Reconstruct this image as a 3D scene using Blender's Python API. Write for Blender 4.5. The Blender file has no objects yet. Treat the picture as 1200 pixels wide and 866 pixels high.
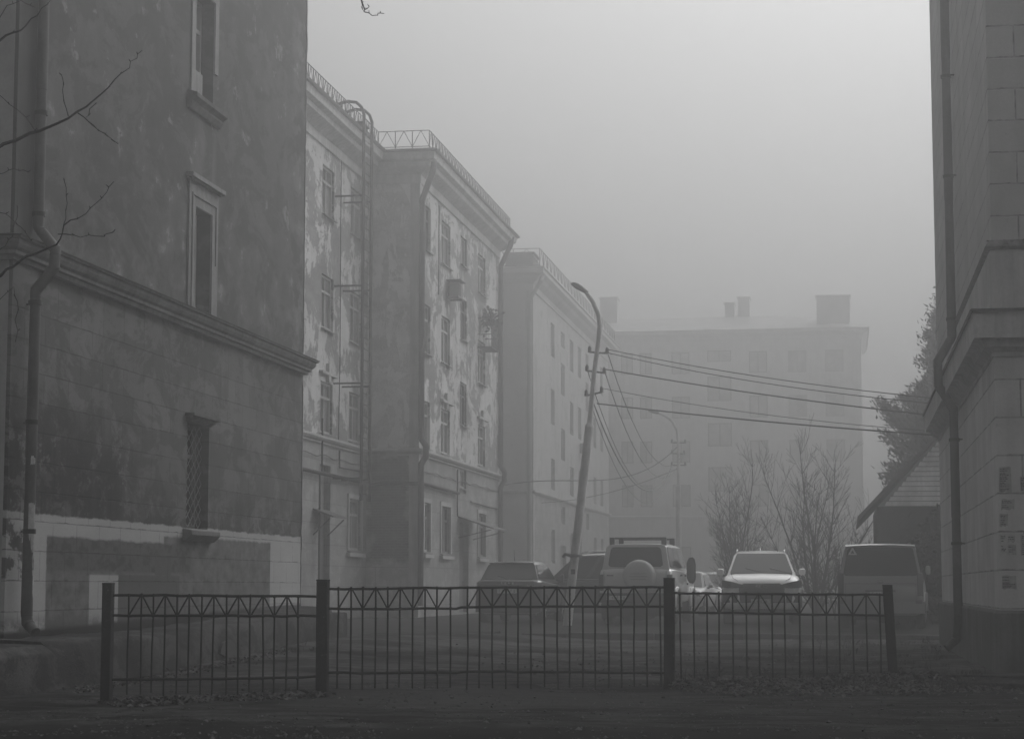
import bpy, bmesh, math, random
from mathutils import Vector, Matrix, noise
R = math.radians
scene = bpy.context.scene
COL = scene.collection
WM = {}                                   # world matrix of every object made here


# ----------------------------------------------------------------- helpers
def tag(o, label=None, cat=None, group=None, kind=None):
    for k, v in (('label', label), ('category', cat), ('group', group), ('kind', kind)):
        if v:
            o[k] = v
    return o


def thing(name, label, cat, loc=(0, 0, 0), rz=0.0, group=None, scale=1.0, ry=0.0):
    o = bpy.data.objects.new(name, None)
    COL.objects.link(o)
    o.empty_display_size = 0.2
    o.location = loc
    o.rotation_euler = (0, ry, rz)
    o.scale = (scale,) * 3
    WM[o] = Matrix.Translation(loc) @ Matrix.Rotation(rz, 4, 'Z') @ Matrix.Rotation(ry, 4, 'Y') @ Matrix.Scale(scale, 4)
    return tag(o, label, cat, group)


class MB:
    """collects faces; build() links them as one mesh object"""

    def __init__(self):
        self.v, self.f = [], []

    def add(self, vs, fs):
        b = len(self.v)
        self.v += [tuple(p) for p in vs]
        self.f += [tuple(i + b for i in f) for f in fs]
        return self

    def quad(self, *p):
        return self.add(p, [tuple(range(len(p)))])

    def box(self, p0, p1):
        x0, y0, z0 = p0
        x1, y1, z1 = p1
        vs = [(x0, y0, z0), (x1, y0, z0), (x1, y1, z0), (x0, y1, z0), (x0, y0, z1), (x1, y0, z1), (x1, y1, z1), (x0, y1, z1)]
        return self.add(vs, [(0, 3, 2, 1), (4, 5, 6, 7), (0, 1, 5, 4), (1, 2, 6, 5), (2, 3, 7, 6), (3, 0, 4, 7)])

    def bar(self, a, b, w, h=None, up=(0, 0, 1)):
        """box section bar from a to b"""
        a, b, up = Vector(a), Vector(b), Vector(up)
        d = (b - a).normalized()
        if abs(d.dot(up)) > .95:
            up = Vector((1, 0, 0))
        s = d.cross(up).normalized()
        u = s.cross(d)
        h = w if h is None else h
        vs = [p + s * i * w / 2 + u * j * h / 2 for p in (a, b) for i, j in ((-1, -1), (1, -1), (1, 1), (-1, 1))]
        return self.add(vs, [(0, 1, 2, 3), (7, 6, 5, 4), (0, 4, 5, 1), (1, 5, 6, 2), (2, 6, 7, 3), (3, 7, 4, 0)])

    def tube(self, pts, r, n=8, cap=True):
        pts = [Vector(p) for p in pts]
        rs = r if isinstance(r, (list, tuple)) else [r] * len(pts)
        ref = Vector((0.31, 0.17, 0.93))
        vs, fs = [], []
        d0 = (pts[-1] - pts[0])
        if d0.length > 1e-6 and abs(d0.normalized().dot(ref)) > .9:
            ref = Vector((0.9, .3, .1))
        for i, p in enumerate(pts):
            d = (pts[min(i + 1, len(pts) - 1)] - pts[max(i - 1, 0)])
            d = d.normalized() if d.length > 1e-9 else Vector((0, 0, 1))
            s = d.cross(ref)
            if s.length < 1e-3:
                s = d.cross(Vector((1, 0, 0)))
            s.normalize()
            u = s.cross(d)
            vs += [p + (s * math.cos(2 * math.pi * k / n) + u * math.sin(2 * math.pi * k / n)) * rs[i] for k in range(n)]
        for i in range(len(pts) - 1):
            for k in range(n):
                a, b = i * n + k, i * n + (k + 1) % n
                fs.append((a, b, b + n, a + n))
        if cap:
            fs.append(tuple(range(n))[::-1])
            fs.append(tuple((len(pts) - 1) * n + k for k in range(n)))
        return self.add(vs, fs)

    def lathe(self, prof, c, axis='Z', n=24):
        """prof: (radius, height) list"""
        vs, fs = [], []
        for r, h in prof:
            for k in range(n):
                a = 2 * math.pi * k / n
                x, y = r * math.cos(a), r * math.sin(a)
                p = {'Z': (x, y, h), 'X': (h, x, y), 'Y': (x, h, y)}[axis]
                vs.append((c[0] + p[0], c[1] + p[1], c[2] + p[2]))
        for i in range(len(prof) - 1):
            for k in range(n):
                a, b = i * n + k, i * n + (k + 1) % n
                fs.append((a, b, b + n, a + n))
        fs.append(tuple(range(n))[::-1])
        fs.append(tuple((len(prof) - 1) * n + k for k in range(n)))
        return self.add(vs, fs)

    def prism(self, poly, off):
        n = len(poly)
        off = Vector(off)
        a = [Vector(p) for p in poly]
        return self.add(a + [p + off for p in a], [tuple(range(n))[::-1], tuple(range(n, 2 * n))] +
                        [(i, (i + 1) % n, (i + 1) % n + n, i + n) for i in range(n)])

    def loft(self, rings, cap=True):
        n = len(rings[0])
        vs = [p for r in rings for p in r]
        fs = []
        for i in range(len(rings) - 1):
            for k in range(n):
                a, b = i * n + k, i * n + (k + 1) % n
                fs.append((a, b, b + n, a + n))
        if cap:
            fs.append(tuple(range(n))[::-1])
            fs.append(tuple((len(rings) - 1) * n + k for k in range(n)))
        return self.add(vs, fs)

    def sweep(self, path, prof, close=True):
        """prof (out, z) swept along an xy path, outward = right of travel, mitred"""
        P = [Vector((p[0], p[1])) for p in path]
        rings = []
        for i, p in enumerate(P):
            ns = []
            if i > 0:
                d = (P[i] - P[i - 1]).normalized()
                ns.append(Vector((d.y, -d.x)))
            if i < len(P) - 1:
                d = (P[i + 1] - P[i]).normalized()
                ns.append(Vector((d.y, -d.x)))
            m = ns[0] if len(ns) == 1 else (ns[0] + ns[1]) / (1 + ns[0].dot(ns[1]))
            rings.append([(p.x + m.x * o, p.y + m.y * o, z) for o, z in prof])
        return self.loft(rings, close)

    def pieces(self):
        """the separate shells collected so far, one MB each"""
        up = list(range(len(self.v)))

        def find(i):
            while up[i] != i:
                up[i] = up[up[i]]
                i = up[i]
            return i
        for f in self.f:
            for i in f[1:]:
                up[find(i)] = find(f[0])
        out = {}
        for f in self.f:
            out.setdefault(find(f[0]), []).append(f)
        res = []
        for fs in out.values():
            ids = sorted({i for f in fs for i in f})
            mp = {i: n for n, i in enumerate(ids)}
            m = MB()
            m.v = [self.v[i] for i in ids]
            m.f = [tuple(mp[i] for i in f) for f in fs]
            res.append(m)
        return res

    def build(self, name, mat, parent=None, world=True, smooth=0, bevel=0, seg=2, sub=0, split=False):
        if split:
            return [m.build(name, mat, parent, world, smooth, bevel, seg, sub) for m in self.pieces()][0]
        bm = bmesh.new()
        vs = [bm.verts.new(p) for p in self.v]
        for f in self.f:
            try:
                bm.faces.new([vs[i] for i in f])
            except ValueError:
                pass
        if bevel:
            bm.edges.ensure_lookup_table()
            bmesh.ops.recalc_face_normals(bm, faces=bm.faces[:])
            es = [e for e in bm.edges if len(e.link_faces) == 2 and e.calc_face_angle(0) > .3]
            bmesh.ops.bevel(bm, geom=es, offset=bevel, segments=seg, affect='EDGES', profile=.5, clamp_overlap=True)
        bmesh.ops.recalc_face_normals(bm, faces=bm.faces[:])
        me = bpy.data.meshes.new(name)
        if parent is not None and world:
            bm.transform(WM[parent].inverted())
        bm.to_mesh(me)
        bm.free()
        o = bpy.data.objects.new(name, me)
        COL.objects.link(o)
        if parent is not None:
            o.parent = parent
            WM[o] = WM[parent]
        else:
            WM[o] = Matrix.Identity(4)
        if mat:
            me.materials.append(mat)
        if smooth:
            for p in me.polygons:
                p.use_smooth = True
            me.set_sharp_from_angle(angle=R(smooth))
        if sub:
            m = o.modifiers.new('subdivision', 'SUBSURF')
            m.levels = m.render_levels = sub
        return o


def copy_tree(o, parent=None):
    c = o.copy()
    COL.objects.link(c)
    if parent is not None:
        c.parent = parent
    for ch in list(o.children):
        copy_tree(ch, c)
    return c


class Plane:
    """a wall face: u runs along it, v up, d outward"""

    def __init__(self, axis, c, sgn):
        self.a, self.c, self.s = axis, c, sgn       # axis 'X': wall at X=c, u is Y;  'Y': wall at Y=c, u is X

    def __call__(self, u, v, d=0.0):
        return (self.c + self.s * d, u, v) if self.a == 'X' else (u, self.c + self.s * d, v)

    def box(self, mb, u0, u1, v0, v1, d0, d1):
        a, b = self(u0, v0, d0), self(u1, v1, d1)
        return mb.box([min(i, j) for i, j in zip(a, b)], [max(i, j) for i, j in zip(a, b)])


def wall(mb, pl, u0, u1, v0, v1, holes=()):
    """wall sheet with rectangular openings and their reveals"""
    us = sorted({u0, u1, *[h[0] for h in holes], *[h[1] for h in holes]})
    vs = sorted({v0, v1, *[h[2] for h in holes], *[h[3] for h in holes]})
    us = [u for u in us if u0 - 1e-6 <= u <= u1 + 1e-6]
    vs = [v for v in vs if v0 - 1e-6 <= v <= v1 + 1e-6]
    for i in range(len(us) - 1):
        for j in range(len(vs) - 1):
            cu, cv = (us[i] + us[i + 1]) / 2, (vs[j] + vs[j + 1]) / 2
            if any(h[0] < cu < h[1] and h[2] < cv < h[3] for h in holes):
                continue
            mb.quad(pl(us[i], vs[j]), pl(us[i + 1], vs[j]), pl(us[i + 1], vs[j + 1]), pl(us[i], vs[j + 1]))
    for h in holes:
        a, b, c, d = h[:4]
        D = -(h[4] if len(h) > 4 else .3)
        for p, q in (((a, c), (b, c)), ((b, c), (b, d)), ((b, d), (a, d)), ((a, d), (a, c))):
            mb.quad(pl(*p), pl(*q), pl(*q, D), pl(*p, D))
    return mb


# ----------------------------------------------------------------- materials
class NB:
    """small node builder"""

    def __init__(self, name):
        self.m = bpy.data.materials.new(name)
        self.m.use_nodes = True
        self.t = self.m.node_tree
        self.t.nodes.clear()
        self.out = self.n('ShaderNodeOutputMaterial')
        self.b = self.n('ShaderNodeBsdfPrincipled')
        self.t.links.new(self.b.outputs[0], self.out.inputs[0])
        self._pos = None

    def n(self, ty, **kw):
        x = self.t.nodes.new(ty)
        for k, v in kw.items():
            setattr(x, k, v)
        return x

    def put(self, sock, val):
        if isinstance(val, bpy.types.NodeSocket):
            self.t.links.new(val, sock)
        else:
            sock.default_value = val

    def pos(self):
        if not self._pos:
            self._pos = self.n('ShaderNodeNewGeometry').outputs['Position']
        return self._pos

    def obj(self):
        return self.n('ShaderNodeTexCoord').outputs['Object']

    def map(self, v, scale=(1, 1, 1), loc=(0, 0, 0)):
        x = self.n('ShaderNodeMapping')
        self.put(x.inputs['Vector'], v)
        x.inputs['Scale'].default_value = scale
        x.inputs['Location'].default_value = loc
        return x.outputs[0]

    def noise(self, v, scale=1.0, detail=6.0, rough=.55, dist=0.0):
        x = self.n('ShaderNodeTexNoise')
        self.put(x.inputs['Vector'], v)
        x.inputs['Scale'].default_value = scale
        x.inputs['Detail'].default_value = detail
        x.inputs['Roughness'].default_value = rough
        x.inputs['Distortion'].default_value = dist
        return x.outputs['Fac']

    def math(self, op, a, b=0.0, c=0.0, clamp=False):
        x = self.n('ShaderNodeMath', operation=op, use_clamp=clamp)
        self.put(x.inputs[0], a)
        self.put(x.inputs[1], b)
        self.put(x.inputs[2], c)
        return x.outputs[0]

    def rng(self, v, a, b, c=0.0, d=1.0):
        x = self.n('ShaderNodeMapRange')
        self.put(x.inputs[0], v)
        for i, k in enumerate((a, b, c, d)):
            self.put(x.inputs[i + 1], k)
        return x.outputs[0]

    def mix(self, f, a, b):
        x = self.n('ShaderNodeMix', data_type='FLOAT')
        self.put(x.inputs[0], f)
        self.put(x.inputs[2], a)
        self.put(x.inputs[3], b)
        return x.outputs[0]

    def sep(self, v):
        x = self.n('ShaderNodeSeparateXYZ')
        self.put(x.inputs[0], v)
        return x.outputs

    def comb(self, x=0.0, y=0.0, z=0.0):
        c = self.n('ShaderNodeCombineXYZ')
        for i, k in enumerate((x, y, z)):
            self.put(c.inputs[i], k)
        return c.outputs[0]

    def boxmask(self, u, v, u0, u1, v0, v1, e=.02):
        m = self.rng(u, u0 - e, u0 + e)
        m = self.math('MULTIPLY', m, self.rng(u, u1 + e, u1 - e))
        m = self.math('MULTIPLY', m, self.rng(v, v0 - e, v0 + e))
        return self.math('MULTIPLY', m, self.rng(v, v1 + e, v1 - e))

    def brick(self, vec, bw, rh, mortar=.012, off=.5, smooth=.2):
        x = self.n('ShaderNodeTexBrick')
        self.put(x.inputs['Vector'], vec)
        x.offset = off
        x.inputs['Scale'].default_value = 1
        x.inputs['Mortar Size'].default_value = mortar
        x.inputs['Mortar Smooth'].default_value = smooth
        x.inputs['Bias'].default_value = 0
        x.inputs['Brick Width'].default_value = bw
        x.inputs['Row Height'].default_value = rh
        x.inputs['Color1'].default_value = (0, 0, 0, 1)
        x.inputs['Color2'].default_value = (1, 1, 1, 1)
        x.inputs['Mortar'].default_value = (.5, .5, .5, 1)
        return x.outputs['Fac'], x.outputs['Color']

    def done(self, col, rough=.85, spec=.3, bump=None, bstr=.3, bdist=.02, metal=0.0, coat=0.0):
        if isinstance(col, (int, float)):
            col = (col, col, col, 1)
        self.put(self.b.inputs['Base Color'], col)
        self.put(self.b.inputs['Roughness'], rough)
        if not isinstance(rough, (int, float)) or rough > .8:      # dry masonry and plaster have hardly any sheen
            spec *= .2 if not metal else 1
        self.put(self.b.inputs['Specular IOR Level'], spec)
        self.put(self.b.inputs['Metallic'], metal)
        self.put(self.b.inputs['Coat Weight'], coat)
        self.b.inputs['Coat Roughness'].default_value = .08
        if bump is not None:
            x = self.n('ShaderNodeBump')
            x.inputs['Strength'].default_value = bstr
            x.inputs['Distance'].default_value = bdist
            self.put(x.inputs['Height'], bump)
            self.t.links.new(x.outputs[0], self.b.inputs['Normal'])
        return self.m


def weathered(name, base, amp=.25, scale=2.0, rough=.8, spec=.3, metal=0.0, bump=.2, bdist=.01, fine=20.0, local=False, streak=0.0):
    """one colour with large blotches, fine grain and optional vertical streaks"""
    k = NB(name)
    p = k.obj() if local else k.pos()
    a = k.noise(p, scale, 5, .6)
    g = k.noise(p, fine, 4, .6)
    v = k.rng(a, .3, .7, 1 - amp, 1 + amp)
    v = k.math('MULTIPLY', v, k.rng(g, .25, .75, 1 - amp * .5, 1 + amp * .5))
    if streak:
        s = k.noise(k.map(p, (5, 5, .35)), 1.6, 4, .6)
        v = k.math('MULTIPLY', v, k.rng(s, .35, .7, 1 + streak * .5, 1 - streak))
    c = k.math('MULTIPLY', v, base)
    r = k.rng(g, .3, .7, rough - .1, min(1, rough + .1))
    return k.done(c, r, spec, k.math('ADD', k.math('MULTIPLY', a, .6), k.math('MULTIPLY', g, .4)), bump, bdist, metal)


def plain(name, base, rough=.5, spec=.5, metal=0.0, coat=0.0):
    return NB(name).done(base, rough, spec, None, 0, 0, metal, coat)


M = {}
M['frame_light'] = weathered('old_white_window_paint', .42, .15, 3, .6)
M['frame_dark'] = weathered('dark_window_paint', .12, .2, 3, .6)
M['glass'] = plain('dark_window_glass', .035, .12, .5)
M['glass_pale'] = weathered('fog_paled_window_glass', .5, .3, 1.5, .15, .5, bump=0)  # fog put into the pane colour so distant windows fade
M['metal_sill'] = weathered('zinc_sill', .16, .3, 4, .55, .4)
M['pipe'] = weathered('painted_drainpipe', .085, .25, 2.5, .55, .4, streak=.3)
M['pipe_pale'] = weathered('galvanised_drainpipe', .3, .2, 2.5, .5, .5)
M['iron'] = weathered('rusty_black_iron', .012, .5, 14, .7, .35, bump=.5, bdist=.004, fine=70)
k = NB('flaking_black_post_paint')
p_ = k.pos()
c_ = k.mix(k.math('MULTIPLY', k.rng(k.noise(p_, 22, 5, .7), .60, .66), k.rng(k.noise(p_, 3, 3), .42, .6)), k.math('MULTIPLY', k.rng(k.noise(p_, 9, 4), .3, .7, .6, 1.4), .012), .10)
M['iron_post'] = k.done(c_, .75, .25, k.noise(p_, 40, 4), .6, .005)
M['roof_iron'] = weathered('roof_ironwork', .015, .3, 5, .6)
M['roof_pale'] = weathered('fog_paled_roof', .4, .2, 1.0, .6, .3)  # colour paled towards the fog so distant roofs and chimneys fade
M['roof'] = weathered('sheet_metal_roof', .1, .3, 1.0, .6, .4)
M['cable'] = plain('black_cable', .02, .6, .3)
M['lamp_steel'] = weathered('lamp_post_paint', .5, .2, 3, .55, .45, streak=.25)
M['lamp_head'] = plain('lamp_head_dark', .04, .4)
M['insulator'] = plain('porcelain_insulator', .1, .3)
k = NB('rough_stained_concrete')
p_ = k.pos()
q_ = k.map(p_, (1, .6, 1))
b1, b2, b3_ = k.noise(q_, 2.2, 10, .75, .5), k.noise(k.map(p_, (1, .7, .5), (3, 1, 4)), 1.1, 8, .7), k.noise(p_, 24, 5, .7)
c_ = k.math('MULTIPLY', k.rng(b1, .47, .54, .5, 1.25), .05)
c_ = k.math('MULTIPLY', c_, k.rng(b2, .4, .6, .6, 1.35))
c_ = k.math('MULTIPLY', c_, k.rng(b3_, .3, .7, .75, 1.25))
M['concrete'] = k.done(c_, .92, .2, k.math('ADD', b1, k.math('MULTIPLY', b3_, .6)), .9, .04)
M['glass_mid'] = weathered('blotchy_grey_window_glass', .24, .4, .8, .14, .5, bump=0)  # glass with a paler, blotchy base colour
M['kerb'] = weathered('kerb_concrete', .09, .3, 2.5, .9, .25, bump=.4, bdist=.02)
M['asphalt_edge'] = weathered('broken_asphalt', .012, .6, 5, .95, 0, bump=.8, bdist=.03)
M['gravel'] = weathered('grey_grit', .075, .7, 9, .9, .1, bump=0)
M['bark'] = weathered('wet_bark', .03, .3, 8, .85, .2, bump=.4)
M['twig'] = plain('twig_bark', .03, .85, .2)
M['needles'] = weathered('evergreen_needles', .016, .5, 1.2, .75, .25, bump=0)
M['bushleaf'] = weathered('dark_shrub_leaves', .02, .45, 2.0, .8, .2, bump=0)
M['leaf'] = weathered('dead_leaves', .085, .7, 9, .8, .25, bump=0)
M['grass'] = weathered('withered_grass', .05, .4, 3, .85, .2, bump=0)
M['paper'] = weathered('weathered_paper', .33, .3, 9, .85, .2, fine=60)
M['paper_white'] = weathered('pale_paper', .45, .25, 12, .85, .2, fine=60)
M['ac'] = weathered('air_conditioner_casing', .22, .12, 2, .5)
M['vent'] = plain('dark_grille', .012, .8)
M['tyre'] = plain('tyre_rubber', .02, .85, .2)
M['rim'] = plain('alloy_rim', .3, .35, .5, .7)
M['cladding'] = plain('black_plastic_trim', .03, .6, .3)
M['carglass'] = plain('tinted_car_glass', .015, .1, .35)
M['carglass_clear'] = plain('windscreen_glass', .03, .12, .3)
M['carglass_sky'] = plain('sky_reflecting_car_glass', .07, .14, .5)  # lighter base colour stands for the reflected sky
M['chrome'] = plain('chrome_trim', .6, .15, .5, 1.0)
M['redlens'] = plain('tail_lamp_lens', .05, .15, .5)
M['lamplens'] = plain('headlamp_lens', .13, .08, .8)
M['plate'] = plain('number_plate', .4, .5)
M['plate_mark'] = plain('number_plate_characters', .03, .6)
M['sticker'] = plain('window_sticker', .5, .6)


def carpaint(name, v, metal=.3, dirt=.5):
    k = NB(name)
    o = k.obj()
    z = k.sep(o)[2]
    n = k.noise(o, 3.0, 6, .6)
    d = k.math('MULTIPLY', k.rng(z, .75, .25), k.rng(n, .3, .7, .3, 1.0))
    d = k.math('MULTIPLY', d, dirt)
    g = k.math('MULTIPLY', k.rng(k.noise(o, 40, 3), .3, .7, .97, 1.03), v)
    return k.done(k.mix(d, g, .07), k.mix(d, .28, .8), .5, None, 0, 0, metal * .5, .6)


M['paint_graphite'] = carpaint('graphite_car_paint', .016, .1, .35)
M['paint_black'] = carpaint('black_car_paint', .018)
M['paint_silver'] = carpaint('silver_car_paint', .5, .1, .4)
M['paint_white'] = carpaint('white_car_paint', .86, 0, .6)
M['paint_grey'] = carpaint('grey_van_paint', .2, .1, .4)
M['paint_mid'] = carpaint('pale_car_paint', .38, .2)
FOG, FOG_ALB, FOG_G = .0135, .48, .78
SKY, SUN, EXPO = .11, 1.4, .6


# ----------------------------------------------------------------- wall materials
def mat_left_base():
    k = NB('rusticated_plaster_with_repainted_patches')
    p = k.pos()
    x, y, z = k.sep(p)
    u = k.math('SUBTRACT', k.math('SUBTRACT', y, x), 10.5)
    n1 = k.noise(k.map(p, (.5, .5, 1)), 1.6, 7, .68)
    n2 = k.noise(k.map(p, (.55, .55, 1), (7, 3, 1)), 5, 6, .66)
    nf = k.noise(p, 26, 4, .65)
    st = k.noise(k.map(p, (1.6, 1.6, .45)), 1.5, 5, .65)
    u2 = k.math('ADD', u, k.math('MULTIPLY_ADD', n2, .10, -.05))
    z2 = k.math('ADD', z, k.math('MULTIPLY_ADD', n2, .12, -.06))
    v = k.math('ADD', k.math('MINIMUM', z, 5.1), -4.78 + 20 * .39)
    mort, tint = k.brick(k.comb(k.math('ADD', u, .255), k.math('ADD', v, k.math('MULTIPLY_ADD', n2, .05, -.025))), .87, .39, .010, .5, .3)
    plaster = k.math('MULTIPLY', k.rng(n1, .3, .7, .86, 1.12), .125)
    plaster = k.math('MULTIPLY', plaster, k.rng(st, .35, .7, 1.08, .88))
    plaster = k.math('MULTIPLY', plaster, k.rng(k.sep(tint)[0], 0, 1, .84, 1.14))
    bl = k.noise(k.map(p, (.5, .5, .9), (5, 5, 1)), 1.6, 9, .72, .6)
    plaster = k.math('MULTIPLY', plaster, k.rng(bl, .48, .53, .72, 1.14))
    plaster = k.math('MULTIPLY', plaster, k.rng(k.noise(k.map(p, (.6, .6, 1), (8, 2, 3)), 4.2, 8, .74), .58, .62, 1, .8))
    # damp dirt above the repainted band, strongest by the drainpipe
    zone = k.math('MULTIPLY', k.rng(z2, 4.1, 3.0), k.rng(u2, 30.4, 28.6))
    zone = k.math('MAXIMUM', zone, k.math('MULTIPLY', k.rng(z2, 3.1, 2.2), .8))
    n3 = k.noise(k.map(p, (.45, .45, .8), (2, 7, 5)), 3.6, 10, .76, .4)
    damp = k.math('MULTIPLY', zone, k.rng(k.math('ADD', n3, k.math('MULTIPLY', zone, .05)), .50, .535), clamp=True)
    damp = k.math('MULTIPLY', damp, k.rng(st, .3, .6, .6, 1))
    plaster = k.mix(damp, plaster, k.math('MULTIPLY', k.rng(nf, .3, .7, .6, 1.5), .022))
    pale = k.math('MULTIPLY', k.rng(n1, .3, .7, .9, 1.07), .37)
    grey = k.math('MULTIPLY', k.rng(n2, .36, .64, .62, 1.3), .14)
    dark = k.math('MULTIPLY', k.rng(n2, .3, .7, .88, 1.1), .095)
    gm = k.boxmask(u2, z2, 26.07, 30.9, .3, 1.87)
    gm = k.math('MAXIMUM', gm, k.boxmask(u2, z2, 30.85, 33.3, .3, 1.98))
    gm = k.math('MAXIMUM', gm, k.boxmask(u, z2, 33.25, 36.9, .3, 2.0))
    # the scrubbed upper course of the patch
    scr = k.math('MULTIPLY', k.boxmask(u2, z2, 26.07, 32.2, 1.42, 1.87), k.rng(n2, .42, .58))
    grey = k.mix(scr, grey, .06)
    paint = k.mix(gm, pale, grey)
    dm = k.math('MAXIMUM', k.boxmask(u, z, 28.85, 31.65, .3, 1.37, .01), k.boxmask(u, z, 30.46, 31.21, 1.37, 1.66, .01))
    paint = k.mix(dm, paint, dark)
    paint = k.mix(k.boxmask(u, z, 27.67, 28.84, .3, 1.365, .012), paint, pale)
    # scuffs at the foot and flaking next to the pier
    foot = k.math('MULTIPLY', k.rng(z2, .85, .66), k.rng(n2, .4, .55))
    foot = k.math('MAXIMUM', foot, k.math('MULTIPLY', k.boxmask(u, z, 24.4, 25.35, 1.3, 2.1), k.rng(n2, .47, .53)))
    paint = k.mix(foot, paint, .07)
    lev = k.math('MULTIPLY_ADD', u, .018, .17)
    paint = k.mix(k.rng(k.math('SUBTRACT', z2, lev), .02, -.03), paint, .022)  # dark strip painted for the shadow gap above the low wall
    band = k.rng(z2, 2.165, 2.14)
    c = k.mix(band, plaster, paint)
    c = k.mix(k.math('MULTIPLY', mort, k.rng(n2, .34, .6, 1, .25)), c, k.math('MULTIPLY', c, .25))
    c = k.math('MULTIPLY', c, k.rng(nf, .3, .7, .93, 1.07))
    h = k.math('SUBTRACT', k.math('ADD', k.math('MULTIPLY', nf, .3), k.math('MULTIPLY', n1, .3)), k.math('MULTIPLY', mort, 1.2))
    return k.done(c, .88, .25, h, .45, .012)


def mat_left_upper():
    k = NB('dark_stucco_with_flaked_spots')
    p = k.pos()
    n1 = k.noise(k.map(p, (.5, .5, 1)), .9, 7, .66)
    n2 = k.noise(k.map(p, (.5, .62, .8), (3, 9, 2)), 2.3, 6, .62)
    st = k.noise(k.map(p, (1.4, 1.4, .3)), 1.2, 5, .6)
    nf = k.noise(p, 30, 4, .7)
    c = k.math('MULTIPLY', k.rng(n1, .3, .7, .86, 1.14), .08)
    c = k.math('MULTIPLY', c, k.rng(st, .35, .7, 1.08, .92))
    c = k.math('MULTIPLY', c, k.rng(k.noise(k.map(p, (.6, .6, 1), (1, 2, 3)), 5, 6, .7), .3, .7, .88, 1.14))
    bl = k.noise(k.map(p, (.5, .5, .9), (5, 5, 1)), 1.1, 9, .72, .6)
    c = k.math('MULTIPLY', c, k.rng(bl, .485, .52, .8, 1.13))
    c = k.math('MULTIPLY', c, k.rng(k.noise(k.map(p, (.6, .6, 1), (8, 2, 3)), 3.1, 8, .74), .56, .6, 1, 1.16))
    fl = k.math('MULTIPLY', k.rng(n2, .62, .65), k.rng(k.noise(p, 7, 4), .35, .55))
    z = k.sep(p)[2]
    low = k.math('MULTIPLY', k.rng(z, 8.6, 5.7), k.rng(n2, .5, .66))
    uy = k.sep(p)[1]
    drip = k.math('MULTIPLY', k.boxmask(uy, z, 31.75, 33.2, 7.95, 8.98, .12), k.rng(st, .45, .6))
    c = k.mix(k.math('MULTIPLY', drip, .45), c, .2)
    edge = k.math('MULTIPLY', k.boxmask(uy, z, 38.2, 39.2, 5.7, 15, .4), k.rng(n2, .5, .56))
    c = k.mix(k.math('MULTIPLY', edge, .4), c, .22)
    c = k.mix(k.math('MULTIPLY', low, .5), c, .23)
    c = k.mix(k.math('MULTIPLY', fl, .6), c, .28)
    c = k.math('MULTIPLY', c, k.rng(nf, .3, .7, .92, 1.08))
    return k.done(c, .9, .2, k.math('ADD', k.math('MULTIPLY', nf, .4), fl), .35, .01)


def mat_peeling(name, pale, bare, thr=.5, ush=.36):
    """limewash peeling in tall ragged sheets off darker plaster"""
    k = NB(name)
    p = k.pos()
    z = k.sep(p)[2]
    w = k.noise(k.map(p, (.4, .4, 1)), 2.2, 6, .7)
    a = k.noise(k.map(p, (ush, ush, .62)), 1.15, 10, .74, .7)
    b = k.noise(k.map(p, (ush * 2.6, ush * 2.6, .55), (4, 4, 9)), 1.7, 8, .7, .4)
    f = k.math('ADD', k.math('MULTIPLY', a, .62), k.math('MULTIPLY', b, .38))
    m = k.rng(f, thr - .012, thr + .012)
    st = k.noise(k.map(p, (1.2, 1.2, .3)), 1.3, 5, .6)
    lo = k.math('MULTIPLY', k.rng(w, .3, .7, .66, 1.3), bare)
    hi = k.math('MULTIPLY', k.rng(st, .35, .7, 1.06, .85), pale)
    hi = k.math('MULTIPLY', hi, k.rng(w, .3, .7, 1.1, .88))
    m = k.math('MULTIPLY', m, k.rng(k.noise(k.map(p, (ush * 2, ush * 2, .8), (1, 6, 4)), 5.5, 6, .7), .64, .68, 1, .25))
    brick_, _c = k.brick(k.comb(k.math('SUBTRACT', k.sep(p)[1], k.sep(p)[0]), z), .27, .09, .014)
    ex = k.math('MULTIPLY', k.rng(f, thr - .085, thr - .1), k.rng(w, .45, .55))
    lo = k.mix(ex, lo, k.mix(brick_, bare * .62, bare * .95))
    c = k.mix(m, lo, hi)
    edge = k.math('MULTIPLY', k.rng(f, thr - .035, thr - .01), k.rng(f, thr + .012, thr - .006))
    c = k.mix(k.math('MULTIPLY', edge, .35), c, bare * .45)
    nf = k.noise(p, 16, 4, .7)
    c = k.math('MULTIPLY', c, k.rng(nf, .3, .7, .93, 1.07))
    return k.done(c, .9, .2, k.math('ADD', m, k.math('MULTIPLY', nf, .3)), .3, .02)


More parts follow.
